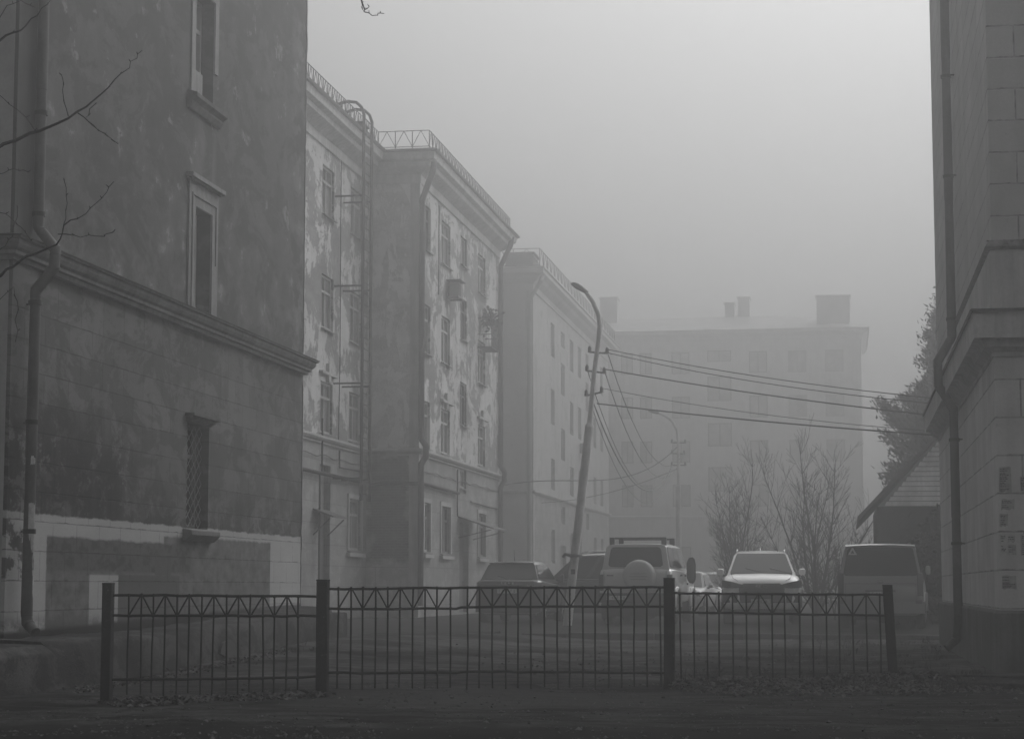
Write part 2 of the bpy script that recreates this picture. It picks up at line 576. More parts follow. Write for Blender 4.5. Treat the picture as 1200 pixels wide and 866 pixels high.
def mat_ground_floor(name, v, stain=None, row=.6, bw=1.2):
    """smooth grey rusticated ground floor; stain: (axis, u0, u1, z0, z1) of the soot dark damp brick patch"""
    k = NB(name)
    p = k.pos()
    x, y, z = k.sep(p)
    u = k.math('SUBTRACT', y, x)
    n1 = k.noise(k.map(p, (.7, .45, 1)), 1.3, 7, .66)
    n2 = k.noise(k.map(p, (.8, .45, 1)), 4, 6, .65)
    st = k.noise(k.map(p, (1.6, 1.3, .3)), 1.3, 5, .6)
    mort, _ = k.brick(k.comb(u, k.math('ADD', z, 12 * row)), bw, row, .012, .5, .2)
    c = k.math('MULTIPLY', k.rng(n1, .3, .7, .78, 1.2), v)
    c = k.math('MULTIPLY', c, k.rng(st, .35, .7, 1.08, .84))
    c = k.math('MULTIPLY', c, k.rng(k.noise(k.map(p, (.9, .4, .9), (6, 2, 8)), 2.2, 9, .74), .5, .55, .84, 1.06))
    c = k.mix(k.math('MULTIPLY', mort, .7), c, v * .45)
    c = k.mix(k.math('MULTIPLY', k.rng(z, 2.2, .4), k.rng(n2, .4, .62, 0, .55)), c, v * .55)
    if stain:
        e = k.math('ADD', k.math('MULTIPLY_ADD', n1, 1.5, -.75), k.math('MULTIPLY_ADD', n2, .5, -.25))
        m = k.boxmask(k.math('ADD', x, e), k.math('ADD', z, e), *stain, .12)
        bm, bt = k.brick(k.comb(x, k.math('ADD', z, 5)), .26, .085, .012)
        br = k.math('MULTIPLY', k.rng(n2, .3, .7, .6, 1.5), .12)
        br = k.mix(bm, br, .2)
        c = k.mix(m, c, br)
    nf = k.noise(p, 18, 4, .7)
    c = k.math('MULTIPLY', c, k.rng(nf, .3, .7, .94, 1.06))
    return k.done(c, .9, .2, k.math('SUBTRACT', k.math('MULTIPLY', nf, .3), mort), .35, .015)


def mat_blocks(name, v, rh, bw, zoff, shift, grime=.9):
    """large dressed blocks with thin dark joints"""
    k = NB(name)
    p = k.pos()
    x, y, z = k.sep(p)
    u = k.math('ADD', x, y)
    n1 = k.noise(k.map(p, (1, .4, 1)), 1.3, 6, .64)
    n2 = k.noise(k.map(p, (1, .45, 1)), 6, 5, .65)
    st = k.noise(k.map(p, (2.5, 1.0, .25)), 1.4, 5, .6)
    nf = k.noise(p, 34, 4, .7)
    w = k.math('MULTIPLY_ADD', n2, .04, -.02)
    mort, tint = k.brick(k.comb(k.math('ADD', u, shift), k.math('ADD', k.math('ADD', z, w), zoff)), bw, rh, .013, .5, .25)
    c = k.math('MULTIPLY', k.rng(n1, .3, .7, .87, 1.12), v)
    c = k.math('MULTIPLY', c, k.rng(st, .35, .7, 1.07, .88))
    c = k.math('MULTIPLY', c, k.rng(k.sep(tint)[0], 0, 1, .95, 1.05))
    c = k.mix(k.math('MULTIPLY', mort, k.rng(n2, .35, .6, grime, grime * .35)), c, v * .2)
    sp = k.rng(n2, .66, .7)
    c = k.mix(k.math('MULTIPLY', sp, .3), c, v * .5)
    c = k.math('MULTIPLY', c, k.rng(nf, .3, .7, .94, 1.06))
    h = k.math('SUBTRACT', k.math('ADD', k.math('MULTIPLY', nf, .3), k.math('MULTIPLY', n1, .4)), mort)
    return k.done(c, .88, .25, h, .5, .014)


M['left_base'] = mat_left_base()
M['left_upper'] = mat_left_upper()
M['street_wall'] = weathered('lightened_street_front_stucco', .34, .2, 1.2, .9, .2)  # stucco colour lightened to make up for the unlit street face
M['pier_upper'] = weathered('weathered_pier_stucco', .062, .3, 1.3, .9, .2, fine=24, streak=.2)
M['cornice_l'] = weathered('grey_cornice_plaster', .17, .25, 1.6, .88, .2, fine=24, streak=.25)
M['trim_l'] = weathered('pale_window_surround', .22, .2, 2.5, .88, .2, streak=.2)
M['trim_dark'] = weathered('sooty_hood_moulding', .09, .35, 4, .9, .2)
M['mid_wall'] = mat_peeling('limewash_peeling_from_plaster', .56, .24, .5)
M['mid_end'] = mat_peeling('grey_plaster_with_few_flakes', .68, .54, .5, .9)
M['mid_low'] = mat_ground_floor('grey_ground_floor_plaster', .32)
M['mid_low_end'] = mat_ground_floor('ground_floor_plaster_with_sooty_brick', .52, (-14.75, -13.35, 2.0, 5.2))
M['cornice_m'] = weathered('pale_eaves_plaster', .45, .2, 1.2, .88, .2, streak=.2)
M['b3_wall'] = mat_peeling('faded_limewash', .46, .34, .44)
M['b3_end'] = weathered('plain_grey_render', .5, .15, .6, .9, .2, fine=9)
M['b3_low'] = mat_ground_floor('pale_ground_floor_plaster', .36)
M['far_wall'] = weathered('distant_plaster', .75, .15, .25, .9, .2, fine=2, streak=.1)  # whitened towards the fog tone so the far block fades
M['right_up'] = mat_blocks('upper_dressed_blocks', .36, .42, 1.5, 4 * .42 - .1, .78)
M['right_low'] = mat_blocks('lower_dressed_blocks', .52, .488, 1.3, -.43 + .488, .73)
M['right_plinth'] = weathered('dark_plinth_render', .1, .25, 1.4, .9, .25, fine=22, streak=.3)
M['cornice_r'] = weathered('smooth_cornice_render', .4, .18, 1.2, .88, .2, streak=.2)
M['broken'] = weathered('broken_masonry', .1, .6, 9, .95, .2, bump=1, bdist=.03)
M['boards'] = weathered('weathered_gable_boards', .8, .2, 2, .85, .2, streak=.1)
M['boards_gap'] = weathered('shaded_board_backing', .3, .2, 2, .85, .2)
M['timber'] = weathered('dark_tarred_timber', .03, .3, 3, .85, .2)


# ----------------------------------------------------------------- windows
def window(parent, pl, u0, u1, v0, v1, depth=.28, fm='frame_light', gm='glass', sill='metal_sill', mull=1, transom=.68, drop=.1, fw=.07):
    e = .003
    f = MB()
    a, b = -depth + .05, -depth + .12
    pl.box(f, u0 + e, u0 + fw, v0 + e, v1 - e, a, b)
    pl.box(f, u1 - fw, u1 - e, v0 + e, v1 - e, a, b)
    pl.box(f, u0 + fw, u1 - fw, v0 + e, v0 + fw, a, b)
    pl.box(f, u0 + fw, u1 - fw, v1 - fw, v1 - e, a, b)
    for i in range(mull):
        c = u0 + (u1 - u0) * (i + 1) / (mull + 1)
        pl.box(f, c - .035, c + .035, v0 + fw, v1 - fw, a, b)
    if transom:
        h = v0 + (v1 - v0) * transom
        xs = [u0 + fw] + [w for i in range(mull) for w in (u0 + (u1 - u0) * (i + 1) / (mull + 1) - .035, u0 + (u1 - u0) * (i + 1) / (mull + 1) + .035)] + [u1 - fw]
        for i in range(0, len(xs), 2):
            pl.box(f, xs[i], xs[i + 1], h - .035, h + .035, a + .004, b - .004)
    o = f.build('window', M[fm], parent)
    g = MB()
    pl.box(g, u0 + .02, u1 - .02, v0 + .02, v1 - .02, -depth + .02, -depth + .045)
    g.build('pane', M[gm], o)
    if sill:
        s = MB()
        q = [pl(u0 - .06, v0 - .004, -depth + .13), pl(u0 - .06, v0 - .05, drop), pl(u0 - .06, v0 - .085, drop), pl(u0 - .06, v0 - .05, -.001), pl(u0 - .06, v0 - .05, -depth + .13)]
        r = [pl(u1 + .06, v0 - .004, -depth + .13), pl(u1 + .06, v0 - .05, drop), pl(u1 + .06, v0 - .085, drop), pl(u1 + .06, v0 - .05, -.001), pl(u1 + .06, v0 - .05, -depth + .13)]
        s.loft([q, r])
        s.build('sill', M[sill], o)
    return o


def railing(parent, P, z, h=.75, step=1.9, r=.022, mat='roof_iron', name='roof_railing'):
    """light roof railing of posts, two rails and crossed braces along the path P"""
    mb = MB()
    for a, b in zip(P[:-1], P[1:]):
        a, b = Vector((*a, z)), Vector((*b, z))
        n = max(1, round((b - a).length / step))
        for i in range(n):
            p, q = a.lerp(b, i / n), a.lerp(b, (i + 1) / n)
            up = Vector((0, 0, h))
            lo = Vector((0, 0, h * .12))
            m = p.lerp(q, .5)
            mb.tube([p - Vector((0, 0, .15)), p + up], r, 5)
            mb.tube([p + lo, m + up], r * .7, 4).tube([m + up, q + lo], r * .7, 4)
        mb.tube([b - Vector((0, 0, .15)), b + Vector((0, 0, h))], r, 5)
        for t in (.12, 1):
            mb.tube([a + Vector((0, 0, h * t)), b + Vector((0, 0, h * t))], r * .9, 5)
    return mb.build(name, M[mat], parent)


def pipe_clamp(parent, c, r, wallx):
    mb = MB()
    mb.lathe([(r + .004, -.02), (r + .02, -.02), (r + .02, .02), (r + .004, .02)], c, 'Z', 14)
    mb.box((min(c[0], wallx), c[1] - .012, c[2] - .012), (max(c[0], wallx), c[1] + .012, c[2] + .012))
    return mb


def sectioned(mb, pts, r, seg=2.0, n=16):
    """sheet metal pipe: straight lengths are cut into sections, each pushed into a slightly wider collar"""
    out, rs = [], []
    pts = [Vector(p) for p in pts]
    for a, b in zip(pts[:-1], pts[1:]):
        L = (b - a).length
        k = max(1, round(L / seg))
        for i in range(k):
            p, q = a.lerp(b, i / k), a.lerp(b, (i + 1) / k)
            d = (q - p).normalized()
            c = min(.09, (q - p).length * .3)
            j = random.uniform(-.004, .004)
            out += [p + d * .002, p + d * c, p + d * (c + .004)]
            rs += [r * 1.09, r * 1.08, r * (1 + j)]
    out.append(pts[-1])
    rs.append(r)
    return mb.tube(out, rs, n)


# ================================================================= LEFT BUILDING
LX, LY0, LY1, LTOP = -10.5, 24.6, 39.1, 15.6
left = thing('apartment_building', 'dark stuccoed apartment block with three narrow windows behind the low concrete wall', 'building', (-14, 32, 0))
side, front, rear = Plane('X', LX, 1), Plane('Y', LY0, -1), Plane('Y', LY1, 1)
h1 = (31.93, 33.08, 2.14, 3.86, .34)
h2 = (32.08, 32.98, 5.68, 7.44, .36)
h3 = (31.95, 33.0, 9.34, 11.12, .34)
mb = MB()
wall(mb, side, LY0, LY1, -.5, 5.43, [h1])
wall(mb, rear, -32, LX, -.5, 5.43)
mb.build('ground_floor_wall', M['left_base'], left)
mb = MB()
wall(mb, side, LY0, LY1, 5.43, LTOP, [h2, h3])
wall(mb, rear, -32, LX, 5.43, LTOP)
mb.build('upper_wall', M['left_upper'], left)
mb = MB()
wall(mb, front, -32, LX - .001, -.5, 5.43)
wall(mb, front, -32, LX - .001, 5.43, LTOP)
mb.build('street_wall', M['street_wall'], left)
# corner pier
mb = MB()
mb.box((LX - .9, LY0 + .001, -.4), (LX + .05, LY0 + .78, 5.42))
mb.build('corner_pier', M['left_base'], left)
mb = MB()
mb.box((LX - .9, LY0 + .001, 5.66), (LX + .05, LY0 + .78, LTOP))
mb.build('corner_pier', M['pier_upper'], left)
# chipped plaster along the far corner
mb = MB()
rings = []
z = -.4
while z < LTOP - .5:
    r_ = .012 + .022 * abs(noise.noise((1, 2, z * 1.7))) + .014 * noise.noise((5, 1, z * 6))
    if not 5.2 < z < 5.8:
        r_ = max(.004, r_)
    else:
        r_ = .004
    rings.append([(LX - .05, LY1 + r_, z), (LX - .05, LY1 - .05, z), (LX + r_, LY1 - .05, z), (LX + r_ * .8, LY1 + r_ * .3, z), (LX + r_ * .2, LY1 + r_ * .9, z)])
    z += .11
mb.loft(rings)
mb.build('chipped_corner', M['trim_l'], left)
P = [(-32, LY0), (LX, LY0), (LX, LY1), (-32, LY1)]
mb = MB()
mb.sweep(P, [(-.05, 5.36), (.09, 5.36), (.09, 5.415), (.14, 5.425), (.14, 5.47), (.18, 5.5), (.21, 5.55), (.21, 5.6), (.25, 5.61), (.25, 5.645), (-.05, 5.72)])
mb.build('string_course', M['cornice_l'], left)
mb = MB()
mb.sweep(P, [(-.05, 5.724), (.268, 5.652), (.268, 5.634), (.256, 5.634), (.256, 5.650), (-.05, 5.7215)])
mb.build('flashing', M['roof_iron'], left)
mb = MB()
mb.sweep(P, [(-.05, LTOP - .5), (.1, LTOP - .5), (.15, LTOP - .3), (.5, LTOP - .15), (.5, LTOP + .05), (-.05, LTOP + .05)])
mb.build('eaves_cornice', M['cornice_l'], left)
mb = MB()
mb.loft([[(-32, LY0 - .6, LTOP + .06), (LX + .6, LY0 - .6, LTOP + .06), (LX + .6, LY1 + .6, LTOP + .06), (-32, LY1 + .6, LTOP + .06)],
         [(-32, (LY0 + LY1) / 2 - .3, LTOP + 2.6), (LX - 6.5, (LY0 + LY1) / 2 - .3, LTOP + 2.6), (LX - 6.5, (LY0 + LY1) / 2 + .3, LTOP + 2.6), (-32, (LY0 + LY1) / 2 + .3, LTOP + 2.6)]])
mb.build('roof', M['roof'], left)
# ground floor window with diamond security grille
w = window(left, side, *h1[:4], depth=.34, fm='frame_dark', mull=1, transom=.7, sill=None)
mb = MB()
u0, u1, v0, v1 = h1[:4]
n = 8
for i in range(n):
    ua, ub = u0 + .03 + (u1 - u0 - .06) * i / n, u0 + .03 + (u1 - u0 - .06) * (i + 1) / n
    for j in range(16):
        za, zb = v0 + .02 + (v1 - v0 - .04) * j / 16, v0 + .02 + (v1 - v0 - .04) * (j + 1) / 16
        if (i + j) % 2:
            mb.bar(side(ua, za, -.12), side(ub, zb, -.12), .010)
        else:
            mb.bar(side(ua, zb, -.12), side(ub, za, -.12), .010)
mb.build('security_grille', M['trim_l'], w)
mb = MB()
for a, b, c, d in ((31.78, 33.2, 3.95, .16), (31.84, 33.14, 3.9, .1)):
    side.box(mb, a, b, c, c + (.05 if d > .1 else .048), 0, d)
side.box(mb, 31.88, 33.1, 3.80 + .062, 3.898, -.0, .05)
mb.build('hood_moulding', M['trim_dark'], left, bevel=.008)
mb = MB()
q = [(0.001, 1.93), (.06, 1.93), (.16, 2.03), (.16, 2.1), (0.001, 2.13)]
mb.loft([[side(31.75, z, d) for d, z in q], [side(33.28, z, d) for d, z in q]])
mb.build('stone_sill', M['cornice_l'], left, bevel=.008)
# second window: wide pale surround
w = window(left, side, *h2[:4], depth=.36, fm='frame_light', mull=1, transom=.72, sill=None)
mb = MB()
side.box(mb, 31.74, 32.08, 5.72, 7.44, 0, .035)
side.box(mb, 32.98, 33.3, 5.72, 7.44, 0, .035)
side.box(mb, 31.74, 33.3, 7.44, 7.84, 0, .035)
side.box(mb, 31.86, 31.9, 5.72, 7.6, .035, .055)
side.box(mb, 33.14, 33.18, 6.6, 7.6, .035, .055)
side.box(mb, 31.86, 33.18, 7.6, 7.64, .035, .055)
mb.build('surround', M['trim_l'], w)
mb = MB()
side.box(mb, 31.62, 33.42, 7.86, 7.93, 0, .13)
side.box(mb, 31.68, 33.36, 7.83, 7.86, 0, .08)
mb.build('hood_moulding', M['trim_l'], w)
# third window
w = window(left, side, *h3[:4], depth=.34, fm='frame_light', mull=1, transom=.7, sill=None)
mb = MB()
side.box(mb, 31.75, 31.95, 9.3, 11.3, 0, .03)
side.box(mb, 33.0, 33.2, 9.9, 11.3, 0, .03)
side.box(mb, 31.75, 33.2, 11.12, 11.3, 0.001, .033)
mb.build('surround', M['trim_l'], w)
mb = MB()
q = [(0.001, 9.0), (.05, 9.0), (.09, 9.08), (.09, 9.12), (.17, 9.18), (.17, 9.25), (0.001, 9.3)]
mb.loft([[side(31.62, z, d) for d, z in q], [side(33.32, z, d) for d, z in q]])
mb.build('sill', M['trim_dark'], w, bevel=.006)
mb = MB()
side.box(mb, 32.0, 32.5, 9.345, 9.75, -.2, -.02)
mb.build('flower_box', M['trim_l'], left, bevel=.02)
# drainpipe stepping out round the string course
mb = MB()
pr = .07
up, lo = LX + .14, LX + .36
sectioned(mb, [(up, 25.2, LTOP - .1), (up, 25.17, 5.88), (lo + .06, 25.1, 5.56), (lo + .06, 25.06, 5.32), (LX + .2, 25.0, 5.02), (LX + .2, 24.96, .86), (LX + .22, 24.94, .74), (LX + .37, 24.84, .62)], pr, 2.0, 18)
pipe = mb.build('drainpipe', M['pipe'], left, smooth=25)
for z, xx in ((10.6, up), (9.1, up), (7.4, up), (6.05, up), (4.85, LX + .2), (3.3, LX + .2), (1.9, LX + .2)):
    mb = MB()
    yy = 25.18 if z > 5.5 else 24.98
    mb.lathe([(pr + .003, -.03), (pr + .016, -.03), (pr + .016, .03), (pr + .003, .03)], (xx, yy, z), 'Z', 18)
    mb.box((LX, yy + .08, z - .012), (LX + .16, yy + .12, z + .012))
    mb.build('clamp', M['iron_post'], pipe, smooth=40)
mb = MB()
mb.lathe([(pr - .015, 0), (pr - .012, .002)], (LX + .37, 24.838, .617), 'Y', 16)
rnd = random.Random(5)
for z0, z1, a0, a1, mt in ((1.62, 2.25, -1.35, -.1, 'paper_white'), (1.05, 1.42, -1.3, .05, 'paper_white'), (2.76, 2.85, -1.2, -.35, 'paper_white'), (1.42, 1.6, -1.25, -.2, 'paper')):
    mb = MB()
    n = 9
    ring = []
    ztop = [z1 + rnd.uniform(-.02, .02) for i in range(n)]
    zbot = [z0 + rnd.uniform(-.09, .09) * min(1, (z1 - z0) * 2) for i in range(n)]
    for i in range(n):
        t = a0 + (a1 - a0) * i / (n - 1)
        ring.append((LX + .2 + (pr + .008) * math.cos(t), 24.975 + (pr + .008) * math.sin(t)))
    for i in range(n - 1):
        mb.quad((*ring[i], zbot[i]), (*ring[i + 1], zbot[i + 1]), (*ring[i + 1], ztop[i + 1]), (*ring[i], ztop[i]))
    mb.build('torn_notice', M[mt], pipe)


# ================================================================= MIDDLE BUILDING
X1, X2, Y0, YE, EV = -14.8, -13.15, 62.9, 78.2, 14.8
mid = thing('apartment_building', 'peeling four storey apartment block with an iron fire ladder on its wall', 'building', (-16, 66, .2))
rec, end, fro = Plane('X', X1, 1), Plane('Y', Y0, -1), Plane('X', X2, 1)
YB = 46.0
cols_r = [(57.05, 58.45), (60.5, 62.1), (50.2, 51.6), (53.6, 55.0)]
rows = [(2.3, 3.85), (5.62, 7.1), (8.66, 10.22), (12.0, 13.44)]
hr = [(*c, *r) for c in cols_r for r in rows[1:]] + [(*c, *rows[0]) for c in cols_r[1:]] + [(57.05, 58.3, .5, 4.7)]
cf = [(63.75, 64.75), (66.6, 68.15), (73.55, 75.1)]
hf = [(*c, *r) for c in cf for r in rows] + [(70.05, 71.25, a, b) for a, b in ((4.62, 5.28), (6.82, 8.32), (9.86, 11.3), (12.5, 13.5))] + [(69.95, 71.7, .3, 3.4)]
hrL, hrU = [h for h in hr if h[3] < 5.2], [h for h in hr if h[3] > 5.4]
hfL, hfU = [h for h in hf if h[3] < 5.29], [h for h in hf if h[3] > 5.4]
mb = MB()
wall(mb, rec, YB, Y0, -.3, 5.4, hrL)
wall(mb, Plane('Y', YB, -1), -30, X1, -.3, 5.4)
mb.build('ground_floor_wall', M['mid_low'], mid)
mb = MB()
wall(mb, fro, Y0, YE, -.3, 5.4, hfL)
wall(mb, Plane('Y', YE, 1), -30, X2, -.3, 5.4)
mb.build('ground_floor_wall', M['mid_low'], mid)
mb = MB()
wall(mb, end, X1, X2, -.3, 5.4)
mb.build('ground_floor_wall', M['mid_low_end'], mid)
mb = MB()
wall(mb, rec, YB, Y0, 5.4, EV, hrU)
wall(mb, Plane('Y', YB, -1), -30, X1, 5.4, EV)
mb.build('upper_wall', M['mid_wall'], mid)
mb = MB()
wall(mb, fro, Y0, YE, 5.4, EV, hfU)
wall(mb, Plane('Y', YE, 1), -30, X2, 5.4, EV)
mb.build('upper_wall', M['mid_wall'], mid)
mb = MB()
wall(mb, end, X1, X2, 5.4, EV)
mb.build('upper_wall', M['mid_end'], mid)
mb = MB()
mb.box((X2 - .28, Y0 - .035, 5.52), (X2 + .035, Y0 + .3, 13.94))
mb.build('corner_pilaster', M['cornice_m'], mid)
mb = MB()
mb.box((X2 - .28, Y0 - .035, .0), (X2 + .035, Y0 + .3, 5.28))
mb.build('corner_pilaster', M['cornice_m'], mid)
PM = [(-30, YB), (X1, YB), (X1, Y0), (X2, Y0), (X2, YE), (-30, YE)]
mb = MB()
mb.sweep(PM, [(-.05, 5.28), (.06, 5.28), (.06, 5.33), (.12, 5.36), (.17, 5.42), (.17, 5.48), (-.05, 5.55)])
mb.build('string_course', M['cornice_m'], mid)
mb = MB()
mb.sweep(PM, [(-.05, 13.95), (.06, 13.95), (.06, 14.22), (.14, 14.28), (.4, 14.43), (.42, 14.57), (.58, 14.63), (.62, 14.84), (-.05, 14.84)])
mb.build('eaves_cornice', M['cornice_m'], mid)
mb = MB()
mb.sweep(PM, [(-.3, 14.85), (.7, 14.85), (.72, 14.91), (.68, 14.94), (-5.5, 15.8), (-5.5, 15.7)])
mb.build('roof', M['roof'], mid)
railing(mid, [(-21.5, YB - .3), (X1 + .4, YB - .3), (X1 + .4, Y0 - .4), (X2 + .4, Y0 - .4), (X2 + .4, YE + .2), (-22, YE + .2)], 14.98, .58, .55, .016)
for (a, b, c, d) in hr:
    if d == 4.7:
        continue
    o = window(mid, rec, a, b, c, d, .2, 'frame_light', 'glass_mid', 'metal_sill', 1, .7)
for (a, b, c, d) in hf:
    if d == 3.4:
        continue
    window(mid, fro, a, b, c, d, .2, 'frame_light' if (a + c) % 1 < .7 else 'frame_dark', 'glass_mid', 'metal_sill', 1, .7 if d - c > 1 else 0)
# hood mouldings of the first floor windows, with the small bracket above
for pl, a, b in ((rec, 57.05, 58.45), (fro, 66.6, 68.15), (fro, 73.55, 75.1)):
    mb = MB()
    pl.box(mb, a - .2, b + .2, 7.3, 7.38, 0, .12)
    pl.box(mb, a + .6, a + .85, 7.11, 7.65, 0, .1)
    mb.build('hood_moulding', M['cornice_m'], mid)
for pl, a, b, r in ((rec, 60.5, 62.1, rows[0]), (fro, 66.6, 68.15, rows[0]), (fro, 73.55, 75.1, rows[0]), (fro, 63.75, 64.75, rows[0])):
    mb = MB()
    pl.box(mb, a - .14, a - .003, r[0], r[1] + .14, 0, .05)
    pl.box(mb, b + .003, b + .14, r[0], r[1] + .14, 0, .05)
    pl.box(mb, a - .003, b + .003, r[1] + .003, r[1] + .14, 0, .05)
    pl.box(mb, a - .2, b + .2, r[0] - .2, r[0] - .09, 0, .13)
    mb.build('window_surround', M['cornice_m'], mid)
# doors with canopies
mb = MB()
rec.box(mb, 57.05 + .003, 58.3 - .003, .5, 3.3, -.25, -.18)
mb.build('door', M['frame_dark'], mid)
mb = MB()
rec.box(mb, 57.05 + .003, 58.3 - .003, 3.3, 4.69, -.24, -.19)
mb.build('boarded_transom', M['mid_low'], mid)
mb = MB()
fro.box(mb, 69.95 + .003, 71.7 - .003, .3, 3.39, -.25, -.18)
d = mb.build('door', M['frame_dark'], mid)
mb = MB()
fro.box(mb, 71.4, 71.45, 1.2, 1.4, -.18, -.12)
mb.build('handle', M['chrome'], d)


def canopy(parent, pl, u0, u1, z, out, fall):
    mb = MB()
    q = [(0, z), (out, z - fall), (out, z - fall - .05), (0, z - .05)]
    mb.loft([[pl(u0, b, a) for a, b in q], [pl(u1, b, a) for a, b in q]])
    for u in (u0 + .05, u1 - .05):
        mb.bar(pl(u, z - .75, .01), pl(u, z - fall - .06, out - .1), .035)
    return mb.build('canopy', M['roof'], parent)


canopy(mid, fro, 69.7, 72.6, 3.62, 1.25, .42)
canopy(mid, rec, 56.3, 58.0, 3.4, .6, .22)
# fire ladder standing off the recessed wall
LXo = X1 + .86
mb = MB()
for y in (58.55, 59.6):
    mb.tube([(LXo, y, 3.7), (LXo, y, 14.6), (LXo, y, 15.2), (LXo - .07, y, 15.42), (LXo - .24, y, 15.58), (LXo - .5, y, 15.62), (LXo - .76, y, 15.56), (LXo - .93, y, 15.4), (LXo - 1.0, y, 15.15), (LXo - 1.0, y, 14.9)], .05, 7)
for z in (4.35, 7.15, 10.05, 12.75):
    for y in (58.55, 59.6):
        mb.bar((X1 - .05, y, z), (LXo, y, z), .05)
lad = mb.build('fire_ladder', M['roof_iron'], mid, smooth=50)
mb = MB()
z = 3.9
while z < 15.2:
    mb.tube([(LXo, 58.55, z), (LXo, 59.6, z)], .011, 5)
    z += .33
mb.box((LXo - .8, 58.6, 14.98), (LXo - .05, 59.55, 15.02))
mb.build('rung', M['roof_iron'], lad)
# drainpipes
for pts, mt in ((
    [(X2 + .5, Y0 - .1, 14.75), (X2 + .45, Y0 - .1, 14.3), (X2 + .12, Y0 - .1, 13.4), (X2 + .12, Y0 - .1, 5.8), (X2 + .27, Y0 - .1, 5.58), (X2 + .27, Y0 - .1, 5.25), (X2 + .12, Y0 - .1, 5.0), (X2 + .12, Y0 - .1, .6)], 'pipe'),
    ([(X2 + .55, YE - .3, 14.75), (X2 + .5, YE - .3, 14.4), (X2 + .12, YE - .3, 13.6), (X2 + .12, YE - .3, 5.8), (X2 + .27, YE - .3, 5.58), (X2 + .27, YE - .3, 5.25), (X2 + .12, YE - .3, 5.0), (X2 + .12, YE - .3, .6)], 'pipe')):
    mb = MB()
    sectioned(mb, pts, .095, 2.4, 12)
    mb.build('drainpipe', M[mt], mid, smooth=30)
# gas pipes and cables clipped along the ground floor
mb = MB()
mb.tube([(X1 + .12, 52, 4.42), (X1 + .12, Y0 - .12, 4.4), (X2 + .1, Y0 - .12, 4.4), (X2 + .1, Y0 + .4, 4.42), (X2 + .1, 69.2, 4.38)], .055, 8)
mb.tube([(X1 + .08, 57.0, 6.0), (X1 + .08, 57.0, 4.45)], .03, 6)
mb.tube([(X1 + .09, 59.0, 5.2), (X1 + .09, 59.0, 4.7), (X1 + .09, 62.5, 4.75)], .03, 6)
mb.tube([(X1 + .12, 56.6, 4.4), (X1 + .12, 56.6, 1.2)], .03, 6)
mb.tube([(X2 + .05, 69.3, 5.2), (X2 + .05, 69.3, 3.6)], .025, 6)
mb.tube([(X2 + .05, 71.9, 4.2), (X2 + .05, 75.5, 4.15), (X2 + .05, YE - .5, 4.15)], .025, 6)
mb.build('gas_pipe', M['roof_iron'], mid, smooth=50, split=True)
mb = MB()
for k_, (a, b, z) in enumerate(((52, Y0, 4.95), (Y0 + .3, YE - .5, 4.85))):
    pts = [((X1 if k_ == 0 else X2) + .05, a + (b - a) * i / 24, z + random.uniform(-.03, .03) - .05 * math.sin(i * 3.14159 / 4) ** 2) for i in range(25)]
    mb.tube(pts, .015, 5)
mb.build('wall_cable', M['cable'], mid, split=True)
mb = MB()
mb.tube([(X1 + .03, 59.15, 14.6), (X1 + .03, 59.15, 12), (X1 + .03, 59.2, 8.0), (X1 + .03, 59.1, 5.5)], .015, 5)
mb.tube([(X2 + .03, 66.0, 13.8), (X2 + .03, 65.95, 10.8)], .02, 5)
mb.build('wall_cable', M['cable'], mid, split=True)
# air conditioner and window cage with a plant
mb = MB()
fro.box(mb, 67.5, 68.2, 10.95, 11.45, .08, .4)
ac = mb.build('air_conditioner', M['ac'], mid, bevel=.03)
mb = MB()
fro.box(mb, 67.55, 68.0, 11.0, 11.4, .4, .412)
mb.build('grille', M['vent'], ac)
mb = MB()
fro.box(mb, 67.4, 68.35, 11.5, 11.53, .0, .5)
fro.box(mb, 67.5, 67.55, 10.89, 10.945, .0, .4)
fro.box(mb, 68.15, 68.2, 10.89, 10.945, .0, .4)
mb.build('bracket', M['roof_iron'], ac, split=True)
mb = MB()
for i in range(8):
    u = 73.6 + i * .2
    mb.bar(fro(u, 9.95, .5), fro(u, 11.0, .5), .025)
fro.box(mb, 73.5, 75.1, 9.9, 9.95, 0, .52)
for z in (10.4, 11.0):
    mb.bar(fro(73.55, z, .5), fro(75.05, z, .5), .03)
    mb.bar(fro(73.55, z, .0), fro(73.55, z, .5), .03)
    mb.bar(fro(75.05, z, .0), fro(75.05, z, .5), .03)
cage = mb.build('window_cage', M['roof_iron'], mid)
mb = MB()
rnd = random.Random(3)
for i in range(170):
    c = Vector(fro(rnd.gauss(74.3, .26), rnd.gauss(11.05, .22), abs(rnd.gauss(.3, .16))))
    a = Vector((rnd.gauss(0, 1), rnd.gauss(0, 1), rnd.gauss(0, 1))).normalized() * .1
    b = a.cross(Vector((rnd.gauss(0, 1), rnd.gauss(0, 1), rnd.gauss(0, 1)))).normalized() * .06
    mb.quad(c - a, c + b, c + a, c - b)
pp = mb.build('potted_plant', M['bushleaf'], None)
tag(pp, 'bushy plant growing out of a window cage high on the peeling block', 'plant')


